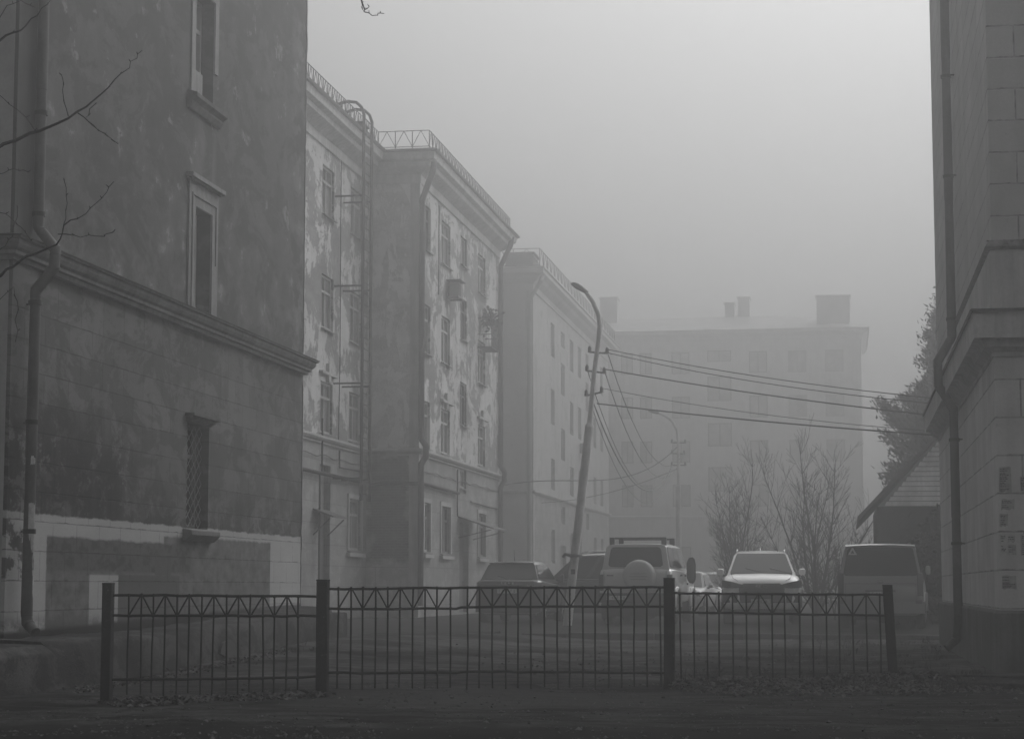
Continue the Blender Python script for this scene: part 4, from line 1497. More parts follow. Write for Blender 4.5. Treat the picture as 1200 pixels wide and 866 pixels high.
def tuft(x, y, n, h, spread):
    z = gz(x, y)
    for i in range(n):
        a = rnd.random() * 6.283
        r = abs(rnd.gauss(0, spread))
        p = Vector((x + r * math.cos(a), y + r * math.sin(a), z - .01))
        l = h * rnd.uniform(.5, 1.1)
        d = Vector((rnd.gauss(0, .35), rnd.gauss(0, .35), 1)).normalized()
        s = d.cross(Vector((rnd.gauss(0, 1), rnd.gauss(0, 1), 0))).normalized() * .0035
        m = p + d * l * .6
        e = p + d * l + Vector((rnd.gauss(0, .25), rnd.gauss(0, .25), -.1)) * l
        mb.add([p - s, p + s, m + s * .7, e, m - s * .7], [(0, 1, 2, 3, 4)])


for i in range(150):
    tuft(rnd.uniform(-.4, 1.75), rnd.uniform(24.2, 27.6), rnd.randint(8, 18), rnd.uniform(.06, .18), .06)
for i in range(110):
    tuft(rnd.uniform(-1.0, 1.8), rnd.uniform(30, 45.5), rnd.randint(10, 22), rnd.uniform(.06, .2), .09)
for i in range(46):
    tuft(rnd.uniform(-1.9, .5), rnd.uniform(24.3, 26.5), rnd.randint(4, 9), rnd.uniform(.12, .32), .04)
for i in range(26):
    tuft(rnd.uniform(-2.2, -1.5), rnd.uniform(24.0, 25.5), rnd.randint(3, 6), rnd.uniform(.2, .42), .05)
for i in range(40):
    tuft(rnd.uniform(-9.4, -8.6), rnd.uniform(24, 36), rnd.randint(5, 10), rnd.uniform(.05, .12), .05)
for i in range(30):
    tuft(rnd.uniform(-5, 0), rnd.uniform(36, 44), rnd.randint(10, 20), rnd.uniform(.04, .1), .16)
gr = mb.build('withered_grass', M['grass'], None)
tag(gr, 'thin withered grass growing through the verge', 'grass', None, 'stuff')


# ================================================================= TREES
def grow(mb, p, d, l, r, lev, rnd, up=.35, kink=.16, split=(3, 5), ang=.6, minr=.004, maxlev=4, start=.25):
    """a limb with wandering path, throwing side shoots that turn upward"""
    n = max(3, int(l / .22)) if lev < 2 else max(3, int(l / .16))
    n = min(n, 14)
    pts, rs = [p.copy()], [r]
    q = p.copy()
    d = d.normalized()
    for i in range(n):
        d = (d + Vector((rnd.gauss(0, kink), rnd.gauss(0, kink), rnd.gauss(0, kink * .6) + up * .12))).normalized()
        q = q + d * (l / n)
        pts.append(q.copy())
        rs.append(max(minr, r * (1 - .8 * (i + 1) / n)))
    mb.tube(pts, rs, 6 if lev == 0 else 4, cap=False)
    if lev >= maxlev:
        return
    k = rnd.randint(*split)
    for i in range(k):
        t = start + (1 - start) * (i + rnd.random() * .8) / k
        j = min(n - 1, int(t * n))
        base = pts[j]
        ax = (pts[j + 1] - pts[j]).normalized()
        s = ax.cross(Vector((rnd.gauss(0, 1), rnd.gauss(0, 1), rnd.gauss(0, 1)))).normalized()
        dd = (ax * math.cos(ang) + s * math.sin(ang) * rnd.uniform(.7, 1.2)).normalized()
        grow(mb, base, dd, l * (1 - t * .55) * rnd.uniform(.4, .62), rs[j] * .55, lev + 1, rnd, up, kink, split, ang, minr, maxlev, .15)


def bare_tree(label, x, y, z0, H, spread, stems, seed, group=None):
    rnd = random.Random(seed)
    t = thing('bare_tree', label, 'tree', (x, y, z0), 0, group)
    tr, cr = MB(), MB()
    tr.lathe([(.16, -.2), (.13, .15), (.09, .32)], (x, y, z0), 'Z', 9)
    for i in range(stems):
        a = 2 * math.pi * (i + rnd.random() * .6) / stems
        tilt = spread * (.25 + .75 * rnd.random() ** .8) if i else .04
        d = Vector((math.cos(a) * tilt, math.sin(a) * tilt, 1)).normalized()
        p = Vector((x + math.cos(a) * .06, y + math.sin(a) * .06, z0 + .1))
        l = H * rnd.uniform(.45, .92) if i else H
        n = 9
        pts, rs = [p.copy()], [.05 * rnd.uniform(.7, 1.1)]
        q = p.copy()
        for k in range(n):
            d = (d + Vector((rnd.gauss(0, .08), rnd.gauss(0, .08), .075))).normalized()
            q = q + d * l / n
            pts.append(q.copy())
            rs.append(max(.007, rs[0] * (1 - .85 * (k + 1) / n)))
        tr.tube(pts, rs, 6, cap=False)
        for k in range(1, n):
            for r_ in range(3 if k > 2 else 2):
                ax = (pts[k + 1] - pts[k]).normalized()
                s = ax.cross(Vector((rnd.gauss(0, 1), rnd.gauss(0, 1), rnd.gauss(0, .4)))).normalized()
                dd = (ax * .75 + s * .7).normalized()
                grow(cr, pts[k], dd, l * (.40 - .022 * k) * rnd.uniform(.6, 1.15), max(.008, rs[k] * .45), 1, rnd, .8, .09, (4, 7), .6, .0045, 2, .15)
    tr.build('trunk', M['bark'], t, smooth=60)
    cr.build('crown', M['twig'], t)
    return t


bare_tree('leafless multi stemmed tree rising behind the white car', -3.3, 66, .25, 5.3, .55, 11, 3, 'leafless trees behind the cars')
bare_tree('leafless tree with a straight central stem left of the wooden house', -.83, 63, .25, 5.5, .58, 10, 14, 'leafless trees behind the cars')

# thicket against the house
rnd = random.Random(31)
for lab, x, y, H, sp, n in (('dark tangled bush against the wooden house wall', 1.9, 53.9, 2.7, .5, 9), ('low wiry bush between the straight leafless tree and the van', .25, 59.5, 2.3, .55, 7)):
    t = thing('bush', lab, 'bush', (x, y, .25), 0, 'bushes by the wooden house')
    mb = MB()
    for i in range(n):
        a = rnd.random() * 6.28
        d = Vector((math.cos(a) * sp * rnd.random(), math.sin(a) * sp * rnd.random(), 1)).normalized()
        grow(mb, Vector((x + rnd.gauss(0, .3), y + rnd.gauss(0, .3), .2)), d, H * rnd.uniform(.7, 1.05), .022, 0, rnd, .4, .14, (4, 6), .6, .005, 3)
    mb.build('twigs', M['twig'], t)
t = thing('evergreen_hedge', 'dense dark hedge in the gap between the van and the stone corner', 'hedge', (2.4, 54, .25))
mb = MB()
for i in range(5200):
    a, b = rnd.random(), rnd.random()
    x = 1.35 + 2.4 * a
    zt = 1.9 + .5 * noise.noise((x * 1.4, 3, 2)) + .9 * sm((x - 1.4) / .9)
    c = Vector((x + rnd.gauss(0, .05), 54 + rnd.gauss(0, .35), .25 + zt * b ** .8))
    u = Vector((rnd.gauss(0, 1), rnd.gauss(0, 1), rnd.gauss(0, 1))).normalized() * rnd.uniform(.04, .09)
    w = u.cross(Vector((rnd.gauss(0, 1), rnd.gauss(0, 1), rnd.gauss(0, 1)))).normalized() * rnd.uniform(.03, .05)
    mb.quad(c - u, c + w, c + u, c - w)
mb.build('foliage', M['bushleaf'], t)

# tall conifer
cx, cy, cz, CH = 3.62, 66.0, .2, 10.45
t = thing('conifer', 'tall ragged conifer standing behind the wooden house roof', 'tree', (cx, cy, cz))
mb = MB()
mb.tube([(cx, cy, cz - .2), (cx + .05, cy, 3), (cx - .05, cy, 6), (cx, cy, 8.8), (cx, cy, CH)], [.28, .22, .15, .08, .02], 9)
rnd = random.Random(17)
lf = MB()
h = .8
while h < CH - .15:
    R_ = min(2.75, (CH + .4 - h) / 1.95) * (.85 + .15 * math.sin(h * 2.3))
    nb = 9 if h < 9 else 6
    off = rnd.random() * 6.28
    for b in range(nb):
        a = off + 6.283 * b / nb + rnd.gauss(0, .25)
        L = R_ * rnd.uniform(.62, 1.12)
        pts = []
        for k in range(7):
            s = k / 6
            pts.append(Vector((cx + math.cos(a) * L * s, cy + math.sin(a) * L * s, h + cz - .35 * L * s + .62 * L * s * s + rnd.gauss(0, .03))))
        mb.tube(pts, [.05 * (1 - .8 * k / 6) for k in range(7)], 4, cap=False)
        for k in range(int(230 + L * 240)):
            s = rnd.random() ** .75
            i = min(5, int(s * 6))
            c = pts[i].lerp(pts[i + 1], s * 6 - i)
            w = .09 + .32 * (1 - s) * rnd.random() + .1 * rnd.random()
            c = c + Vector((rnd.gauss(0, w), rnd.gauss(0, w), rnd.gauss(.04, w * .6)))
            dr = (Vector((math.cos(a), math.sin(a), .9)) + Vector((rnd.gauss(0, .6), rnd.gauss(0, .6), rnd.gauss(0, .4)))).normalized()
            sd = dr.cross(Vector((rnd.gauss(0, 1), rnd.gauss(0, 1), rnd.gauss(0, 1)))).normalized()
            l, q = rnd.uniform(.07, .17), rnd.uniform(.02, .042)
            lf.add([c - dr * l * .4, c + sd * q, c + dr * l, c - sd * q], [(0, 1, 2, 3)])
    h += .44
mb.build('trunk', M['bark'], t, smooth=60)
lf.build('crown', M['needles'], t)

# roadside tree whose twigs reach over the verge
t = thing('bare_tree', 'roadside tree of which only thin bare twigs reach across the dark stucco', 'tree', (-8.6, 15.2, 0))
tr = MB()
tr.tube([(-8.6, 15.2, -.3), (-8.55, 15.2, .4), (-8.5, 15.15, 2), (-8.4, 15.1, 3.6), (-8.35, 15.1, 5.2), (-8.2, 15.1, 7.2)], [.26, .2, .17, .14, .1, .05], 12, cap=False)
tr.build('trunk', M['bark'], t, smooth=60)
mb = MB()
BR = [([(-8.45, 3.0), (-7.6, 4.1), (-6.79, 4.56), (-6.51, 4.68), (-6.23, 4.78), (-5.98, 4.87), (-5.78, 5.0), (-5.6, 5.17), (-5.47, 5.3), (-5.39, 5.39)], .03),
      ([(-5.98, 4.87), (-6.04, 5.08), (-6.05, 5.22)], .007), ([(-5.91, 4.91), (-5.77, 4.8), (-5.65, 4.71), (-5.57, 4.65)], .007), ([(-5.78, 4.98), (-5.84, 4.85), (-5.68, 4.73)], .006),
      ([(-8.4, 4.2), (-7.5, 4.95), (-6.74, 5.42), (-6.53, 5.55), (-6.36, 5.64), (-6.22, 5.76), (-6.11, 5.88)], .026), ([(-6.74, 5.42), (-6.52, 5.8), (-6.4, 5.85), (-6.29, 5.78)], .007),
      ([(-8.48, 2.2), (-7.4, 3.2), (-6.62, 3.57), (-6.48, 3.67), (-6.31, 3.77), (-6.06, 3.86), (-6.0, 4.01), (-5.82, 4.1), (-5.69, 4.22), (-5.6, 4.35)], .024), ([(-6.0, 4.01), (-5.99, 4.19), (-6.01, 4.38)], .006),
      ([(-6.05, 3.95), (-5.86, 3.92), (-5.68, 3.92), (-5.58, 3.97)], .006), ([(-7.5, 4.95), (-6.9, 5.15), (-6.59, 5.1), (-6.41, 4.96), (-6.26, 4.78)], .009), ([(-7.6, 4.1), (-6.9, 4.42), (-6.57, 4.45), (-6.42, 4.47), (-6.31, 4.45)], .008),
      ([(-7.6, 4.1), (-6.9, 4.25), (-6.49, 4.11), (-6.35, 4.0), (-6.27, 3.9)], .008), ([(-7.4, 3.2), (-6.8, 3.65), (-6.52, 3.84), (-6.43, 3.94), (-6.39, 4.17)], .008), ([(-7.4, 3.2), (-6.8, 3.4), (-6.54, 3.43), (-6.41, 3.53), (-6.37, 3.36), (-6.38, 3.1)], .008),
      ([(-8.3, 5.6), (-6.5, 6.7), (-4.6, 6.6), (-3.7, 6.1), (-3.62, 5.69), (-3.59, 5.62), (-3.51, 5.585), (-3.44, 5.6)], .022), ([(-3.62, 5.69), (-3.6, 5.63), (-3.56, 5.66)], .005)]
rnd = random.Random(9)
for pts, r in BR:
    f = []
    for (x0, z0), (x1, z1) in zip(pts[:-1], pts[1:]):
        for i in range(3):
            q = i / 3
            f.append((x0 + (x1 - x0) * q + rnd.gauss(0, .007), 15.1 + (0 if r < .02 else -.0) + rnd.gauss(0, .01), z0 + (z1 - z0) * q + rnd.gauss(0, .007)))
    f.append((pts[-1][0], 15.1, pts[-1][1]))
    n = len(f)
    mb.tube(f, [max(.0028, r * .72 * (1 - i / n) ** 1.1) for i in range(n)], 6)
    for i in range(2, n, 2):                      # buds
        c = Vector(f[i])
        mb.tube([c, c + Vector((rnd.gauss(0, .012), rnd.gauss(0, .012), .018))], [.005, .002], 4)
mb.build('branches', M['twig'], t, smooth=60)


# ================================================================= LAMPS AND CABLES
def lamp_post(label, base, pts, joint, head_dir, hooks, s=1.0):
    t = thing('street_lamp', label, 'street lamp', base, 0, 'street lamps of the yard')
    lo = [Vector(p) for p in pts if p[2] <= joint]
    hi = [Vector(p) for p in pts if p[2] >= joint - .001]
    mb = MB()
    mb.tube([lo[0] - Vector((0, 0, .4))] + lo, [.115 * s] * 2 + [.108 * s] * (len(lo) - 1), 16)
    mb.tube([lo[-1], lo[-1] + (hi[1] - hi[0]).normalized() * .1], [.122 * s, .07 * s], 16)
    mb.build('post', M['lamp_steel'], t, smooth=40)
    mb = MB()
    mb.tube(hi, [.066 * s] + [.06 * s] * (len(hi) - 2) + [.045 * s], 12)
    mb.build('arm', M['lamp_steel'], t, smooth=50)
    e, d = hi[-1], Vector(head_dir).normalized()
    u = Vector((0, 0, 1))
    sd = d.cross(u).normalized()
    u = sd.cross(d)
    rings = []
    for q, w, a, b in ((-.08, .045, .04, .04), (0, .065, .06, .05), (.1, .10, .09, .06), (.24, .115, .1, .06), (.35, .085, .07, .04), (.4, .03, .03, .02)):
        rings.append([tuple(e + d * q * s + sd * math.cos(k * math.pi / 6) * w * s + u * (a if math.sin(k * math.pi / 6) > 0 else b) * math.sin(k * math.pi / 6) * s) for k in range(12)])
    mb = MB()
    mb.loft(rings)
    mb.build('lamp_head', M['lamp_head'], t, smooth=60)
    for a, b in hooks:
        mb = MB()
        mb.bar(a, b, .04)
        cr = mb.build('crossarm', M['roof_iron'], t)
        for p in (a, b):
            mb = MB()
            mb.lathe([(.02, -.02), (.055, 0), (.045, .06), (.05, .1), (.02, .15)], p, 'Z', 10)
            mb.build('insulator', M['insulator'], cr, smooth=50)
    return t


HK = [((-6.13, 50, 6.96), (-5.70, 50, 6.92)), ((-6.2, 50, 6.5), (-5.77, 50, 6.43)), ((-6.22, 50, 5.88), (-5.84, 50, 5.96))]
l1 = lamp_post('pale street lamp leaning to the right beside the black hatchback', (-6.71, 50, .27),
               [(-6.71, 50, .26), (-6.58, 50, 1.43), (-6.36, 50, 3.3), (-6.15, 50, 5.1), (-6.03, 50, 6.38), (-5.91, 50, 7.25), (-5.88, 50, 7.6), (-5.91, 50, 7.88), (-6.05, 50, 8.22), (-6.24, 50, 8.48)], 5.1, (-.75, -.1, .42), HK)
mb = MB()
mb.box((-6.6, 49.86, 1.5), (-6.5, 49.885, 1.62))
mb.build('number_plate', M['lamp_head'], l1)
mb = MB()
mb.tube([(-6.5 + math.cos(a) * .14, 50 + math.sin(a) * .14, 1.95) for a in [i * .7 for i in range(10)]], .035, 6)
mb.tube([(-6.6, 49.9, 1.95), (-6.74, 49.88, 1.99), (-6.79, 49.88, 1.9)], .05, 7)
mb.build('strap', M['lamp_head'], l1, smooth=60)
HK2 = [((-6.83, 83, 7.0), (-6.3, 83, 6.98)), ((-6.83, 83, 6.56), (-6.34, 83, 6.54)), ((-6.84, 83, 6.08), (-6.3, 83, 6.08))]
lamp_post('grey street lamp standing upright in the fog beyond the car roofs', (-6.6, 83, .27),
          [(-6.6, 83, .2), (-6.59, 83, 3), (-6.585, 83, 5.2), (-6.57, 83, 6.95), (-6.62, 83, 7.5), (-6.82, 83, 7.9), (-7.12, 83, 8.12), (-7.4, 83, 8.22)], 5.2, (-.9, -.1, .22), HK2)


def cable(label, a, b, sag, r=.011, group=None, skew=1.0, n=22):
    a, b = Vector(a), Vector(b)
    mb = MB()
    pts = []
    for i in range(n + 1):
        t = i / n
        s = t ** skew
        p = a.lerp(b, t)
        p.z -= 4 * sag * s * (1 - s)
        pts.append(p)
    mb.tube(pts, r, 5)
    o = mb.build('overhead_cable', M['cable'], None, smooth=60)
    return tag(o, label, 'cable', group)


G1, G2 = 'cables from the leaning lamp to the stone building', 'slack cables between the two lamps'
cable('topmost thin cable from the leaning lamp towards the conifer', (-5.70, 50, 7.02), (2.4, 42.72, 4.98), .12, .011, G1)
cable('second thin cable, close under the topmost towards the conifer', (-5.76, 50, 6.95), (2.4, 42.72, 4.88), .16, .011, G1)
cable('thick single cable in the middle of the span towards the conifer', (-5.77, 50, 6.53), (2.4, 42.72, 4.62), .08, .016, G1)
cable('faint upper cable of the lowest pair towards the conifer', (-5.84, 50, 6.06), (2.4, 42.72, 4.32), .14, .008, G1)
cable('thick lowest cable of the span towards the conifer', (-5.95, 50, 5.68), (2.4, 42.72, 4.24), .06, .018, G1)
cable('slack cable hanging from the top right insulator of the leaning lamp', (-5.70, 50, 6.98), (-6.34, 83, 6.62), 1.5, .011, G2)
cable('slack cable hanging from the middle insulator of the leaning lamp', (-5.77, 50, 6.5), (-6.34, 83, 6.6), 1.75, .011, G2)
cable('slack cable hanging from the lower left insulator of the leaning lamp', (-6.2, 50, 6.55), (-6.84, 83, 6.1), 1.85, .011, G2)
cable('thickest and lowest slack cable between the two lamps', (-6.05, 50, 5.72), (-6.84, 83, 6.05), 1.55, .017, G2)
cable('slack thin cable just below the thickest one between the two lamps', (-6.1, 50, 5.66), (-6.84, 83, 5.9), 1.85, .010, G2)
cable('heavy cable curving from the peeling block up to the upright lamp', (X2 + .12, YE - .3, 5.05), (-6.6, 83, 6.85), .75, .02, None, 1.9)
cable('thin cable from the pale block to the foot of the insulators on the upright lamp', (X3 + .05, 97.5, 5.2), (-6.6, 83, 5.95), .3, .014)


# ================================================================= CARS
def ring_lower(y, w, zb, zs, crown, dy=0.0):
    h = zs - zb
    half = [(w * .80, zb), (w * .95, zb + .06), (w, zb + h * .42), (w * .99, zb + h * .72), (w * .955, zs - .045), (w * .90, zs - .008), (w * .70, zs + crown * .7)]
    pts = [(x, y, z) for x, z in half] + [(0, y, zs + crown)] + [(-x, y, z) for x, z in half[::-1]]
    return pts


def patch(a, b, c, d, u0, u1, v0, v1, off, rad=.0, n=4, th=None):
    """rounded rectangle in the bilinear face a b c d (bottom left, bottom right, top right, top left)"""
    a, b, c, d = map(Vector, (a, b, c, d))
    W, H_ = max((b - a).length, .01), max((d - a).length, .01)
    ru, rv = rad / W, rad / H_
    uv = []
    for cu, cv, s in ((u1 - ru, v0 + rv, -90), (u1 - ru, v1 - rv, 0), (u0 + ru, v1 - rv, 90), (u0 + ru, v0 + rv, 180)):
        for i in range(n + 1):
            t = R(s + 90 * i / n)
            uv.append((cu + ru * math.cos(t), cv + rv * math.sin(t)))
    nrm = (b - a).cross(d - a).normalized()
    f = lambda u, v: a * (1 - u) * (1 - v) + b * u * (1 - v) + c * u * v + d * (1 - u) * v
    base = [f(u, v) + nrm * (off - (th or off + .03)) for u, v in uv]
    return base, nrm * (th or off + .03)


def add_patch(mb, *a, **k):
    p, o = patch(*a, **k)
    mb.prism(p, o)


def wheel(root, x, y, r, w, s):
    t = MB()
    t.lathe([(r * .62, -w / 2), (r * .93, -w / 2), (r, -w / 2 + .03), (r, w / 2 - .03), (r * .93, w / 2), (r * .62, w / 2)], (x, y, r), 'X', 28)
    o = t.build('wheel', M['tyre'], root, world=False, smooth=35)
    m = MB()
    xo = x + s * (w / 2 - .015)
    m.lathe([(r * .62, -.012), (r * .6, .012), (r * .5, .0), (.07, .004), (.05, .016)], (xo, y, r), 'X', 24)
    for k in range(5):
        a = k * 2 * math.pi / 5
        m.bar((xo + s * .012, y + .05 * math.cos(a), r + .05 * math.sin(a)), (xo + s * .012, y + r * .58 * math.cos(a), r + r * .58 * math.sin(a)), .05, .02, (1, 0, 0))
    m.build('rim', M['rim'], o, world=False, smooth=35)


def car(name, label, cat, loc, rz, S, group='cars parked in the foggy yard'):
    """S: w, L, lower stations [(y, wf, zb, zs)], cabin (yb0, yb1, yr0, yr1, zb, zr, wb, wr), wheels, paint. Rear at y=0, nose at +y."""
    root = thing(name, label, cat, loc, rz, group, S.get('scale', 1))
    w = S['w']
    P_ = M[S['paint']]
    b = MB()
    b.loft([ring_lower(y, w * f, zb, zs, S.get('crown', .03)) for y, f, zb, zs in S['low']])
    body = b.build('body', P_, root, world=False, smooth=38)
    yb0, yb1, yr0, yr1, zb, zr, wb, wr = S['cab']
    c = MB()
    zc = zb - .05
    nseg = 10
    rings = []
    for t in range(nseg + 1):
        q = t / nseg
        crown = .035 * (1 - (2 * q - 1) ** 2)
        rings.append((yb0 + (yb1 - yb0) * q, yr0 + (yr1 - yr0) * q, crown))
    lof = []
    for yb_, yr_, cr in rings:
        half = [(wb, yb_, zc), (wb + (wr - wb) * .9, yb_ + (yr_ - yb_) * .9, zb + (zr - zb) * .88 + cr * .3), (wr * .97, yr_, zr - .035 + cr), (wr * .86, yr_, zr + cr)]
        lof.append(half + [(0, yr_, zr + .02 + cr)] + [(-x, y, z) for x, y, z in half[::-1]])
    c.loft(lof)
    cab = c.build('cabin', P_, root, world=False, smooth=30, bevel=0)
    # corners of the cabin faces
    B = {'rl': (-wb, yb0, zb), 'rr': (wb, yb0, zb), 'fl': (-wb, yb1, zb), 'fr': (wb, yb1, zb)}
    T = {'rl': (-wr, yr0, zr), 'rr': (wr, yr0, zr), 'fl': (-wr, yr1, zr), 'fr': (wr, yr1, zr)}
    S['faces'] = F_ = {'rear': (B['rl'], B['rr'], T['rr'], T['rl']), 'front': (B['fr'], B['fl'], T['fl'], T['fr']),
                       'right': (B['rr'], B['fr'], T['fr'], T['rr']), 'left': (B['fl'], B['rl'], T['rl'], T['fl'])}
    g = S['glass']
    for side_, u0, u1, v0, v1, rad, nm, mt in g:
        m = MB()
        add_patch(m, *F_[side_], u0, u1, v0, v1, .012, rad)
        m.build(nm, M[mt], root, world=False)
    for y, r in S['wheels']:
        for s in (-1, 1):
            wheel(root, s * (w - .13), y, r, .22, s)
            a = MB()
            pts = []
            for k in range(15):
                an = math.pi * k / 14
                pts.append((s * (w - .01), y + (r + .05) * math.cos(an), r + .02 + (r + .05) * math.sin(an)))
            a.tube(pts, .035, 6)
            a.build('wheel_arch', M['cladding'], root, world=False, smooth=50)
            a = MB()
            a.prism([(s * (w - .03), y + (r + .05) * math.cos(an), r + .02 + (r + .05) * math.sin(an)) for an in [math.pi * k / 14 for k in range(15)]], (s * .034, 0, 0))
            a.build('wheel_well', M['cladding'], root, world=False)
    # underbody
    u = MB()
    u.box((-w * .78, .35, .2), (w * .78, S['L'] - .35, .42))
    u.build('underbody', M['cladding'], root, world=False)
    return root


def part(root, name, mt, fn, **k):
    m = MB()
    fn(m)
    return m.build(name, M[mt], root, world=False, **k)


def mirror(root, x, y, z, s, mt, w=.2, h=.15):
    o = part(root, 'side_mirror', mt, lambda m: m.loft([[(x + s * (.02 + (w * .8 * q)), y + dy, z + dz * k_) for dy, dz in ((-.05, -h / 2), (.06 - .03 * q, -h / 2 * .9), (.06 - .03 * q, h / 2 * .8), (-.05, h / 2))] for q, k_ in ((0, .6), (.25, .95), (.7, 1), (.92, .85), (1, .5))]), smooth=50, bevel=.015)
    part(o, 'mirror_foot', 'cladding', lambda m: m.box((min(x - s * .06, x + s * .05), y - .02, z - h / 2 - .03), (max(x - s * .06, x + s * .05), y + .03, z - h / 2 + .02)))
    return o


def plate(root, x, y, z, w=.5, h=.11, face=-1):
    def f(m):
        m.box((x - w / 2, min(y, y + face * .012), z - h / 2), (x + w / 2, max(y, y + face * .012), z + h / 2))
    o = part(root, 'number_plate', 'plate', f)

    def g(m):
        for i, c in enumerate((.06, .15, .21, .27, .36, .44)):
            xx = x - w / 2 + c * w / .5
            yy = y + face * .014
            k = .018
            m.box((xx - k, min(yy, yy - face * .003), z - h * .3), (xx - k + .012, max(yy, yy - face * .003), z + h * .3))
            m.box((xx - k, min(yy, yy - face * .0031), z + h * (.3, .1, -.3)[i % 3] - .006), (xx + k, max(yy, yy - face * .0031), z + h * (.3, .1, -.3)[i % 3] + .006))
            if i % 2:
                m.box((xx + k - .012, min(yy, yy - face * .0029), z - h * .28), (xx + k, max(yy, yy - face * .0029), z + h * .28))
    part(o, 'characters', 'plate_mark', g)
    return o


def gx(x, y):
    return gz(x, y, False)


# ---- black hatchback seen from behind
S = dict(w=.88, L=4.15, paint='paint_graphite', crown=.02, cab=(.16, 3.0, .58, 2.35, 1.10, 1.58, .79, .60),
         low=[(-.02, .84, .45, .92), (.03, .94, .30, 1.07), (.10, .985, .26, 1.11), (.5, 1, .24, 1.11), (1.2, 1, .22, 1.08), (2.6, 1, .22, 1.03), (3.2, 1, .24, .99), (3.8, .97, .26, .88), (4.08, .88, .3, .76), (4.15, .7, .38, .66)],
         wheels=[(.78, .33), (3.35, .33)],
         glass=[('rear', .08, .92, .06, .93, .07, 'rear_window', 'carglass_sky'), ('right', .08, .48, .12, .88, .06, 'side_window', 'carglass'), ('right', .51, .9, .1, .88, .06, 'side_window', 'carglass'),
                ('left', .1, .49, .12, .88, .06, 'side_window', 'carglass'), ('left', .52, .92, .1, .88, .06, 'side_window', 'carglass'), ('front', .08, .92, .06, .92, .06, 'windscreen', 'carglass_clear')])
c = car('hatchback', 'black hatchback seen from behind with a roof aerial, beside the leaning lamp', 'car', (-8.72, 53.2, .25), R(-2.5), S)
part(c, 'spoiler', 'paint_graphite', lambda m: m.loft([[(x, .46, 1.585 - abs(x) * .03), (x, .74, 1.62 - abs(x) * .05), (x, .76, 1.57), (x, .48, 1.55)] for x in (-.58, -.3, 0, .3, .58)]), smooth=40)
part(c, 'tailgate_trim', 'cladding', lambda m: m.box((-.72, -.035, .97), (.72, .0, 1.09)), bevel=.015)
part(c, 'badge_letters', 'chrome', lambda m: [m.box((x, -.047, 1.01), (x + .045, -.036, 1.055)) for x in (-.17, -.07, .03, .13)])
for s in (-1, 1):
    part(c, 'tail_light', 'lamplens' if s > 0 else 'redlens', lambda m: m.loft([[(s * .52, -.04, .88), (s * .52, -.04, 1.0), (s * .52, .02, 1.0), (s * .52, .02, .88)], [(s * .80, .0, .84), (s * .80, .0, 1.06), (s * .80, .06, 1.06), (s * .80, .06, .84)], [(s * .865, .16, .88), (s * .865, .16, 1.06), (s * .865, .2, 1.06), (s * .865, .2, .88)]]), bevel=.012)
    part(c, 'reflector', 'redlens', lambda m: m.box((min(s * .52, s * .72), -.05, .50), (max(s * .52, s * .72), -.025, .55)), bevel=.008)
    mirror(c, s * .84, 2.75, 1.1, s, 'paint_graphite', .18, .13)
plate(c, 0, -.045, .83, .52, .11)
part(c, 'bumper', 'cladding', lambda m: m.loft([[(x, .12 - .12 * (1 - abs(x) ** 4 * 1.2) - .05, z) for z in (.28, .36, .52, .58)] + [(x, .2, .58), (x, .2, .28)] for x in (-.86, -.7, -.35, 0, .35, .7, .86)]), smooth=40)
part(c, 'aerial', 'cable', lambda m: m.tube([(0, .95, 1.62), (0, .92, 1.76), (0, .86, 1.92)], [.012, .006, .004], 6))
part(c, 'rear_wiper', 'cladding', lambda m: m.bar((0, .17, 1.13), (-.3, .25, 1.23), .02))

# ---- black off-roader standing crossways behind
S = dict(w=.93, L=4.75, paint='paint_black', crown=.02, cab=(.1, 3.5, .35, 2.75, 1.12, 1.84, .86, .70),
         low=[(-.02, .85, .55, .95), (.05, .96, .42, 1.1), (.2, 1, .4, 1.14), (1.2, 1, .38, 1.14), (2.6, 1, .38, 1.12), (3.3, 1, .4, 1.12), (4.3, .98, .42, 1.06), (4.65, .92, .45, .98), (4.75, .8, .5, .8)],
         wheels=[(.95, .39), (3.8, .39)],
         glass=[('left', .06, .29, .1, .9, .05, 'side_window', 'carglass'), ('left', .33, .60, .08, .9, .05, 'side_window', 'carglass'), ('left', .63, .95, .1, .9, .08, 'side_window', 'carglass'),
                ('right', .05, .36, .1, .9, .05, 'side_window', 'carglass'), ('right', .39, .92, .08, .9, .05, 'side_window', 'carglass'), ('front', .06, .94, .06, .94, .06, 'windscreen', 'carglass_clear'), ('rear', .1, .9, .1, .9, .06, 'rear_window', 'carglass')])
c = car('off_roader', 'black off roader parked crossways with bright window trim, partly behind the leaning lamp', 'car', (-4.72, 58.4, .25), R(87), S)
f = S['faces']['left']
part(c, 'window_trim', 'chrome', lambda m: (add_patch(m, *f, .04, .97, .03, .055, .02), add_patch(m, *f, .1, .93, .93, .95, .02)))
part(c, 'roof_rail', 'chrome', lambda m: [m.tube([(s * .66, .55, 1.87), (s * .66, .7, 1.93), (s * .66, 2.4, 1.94), (s * .66, 2.6, 1.88)], .022, 6) for s in (-1, 1)], split=True)
part(c, 'side_step', 'chrome', lambda m: [m.box((min(s * .86, s * 1.0), 1.35, .40), (max(s * .86, s * 1.0), 3.35, .45)) for s in (-1, 1)], bevel=.01, split=True)
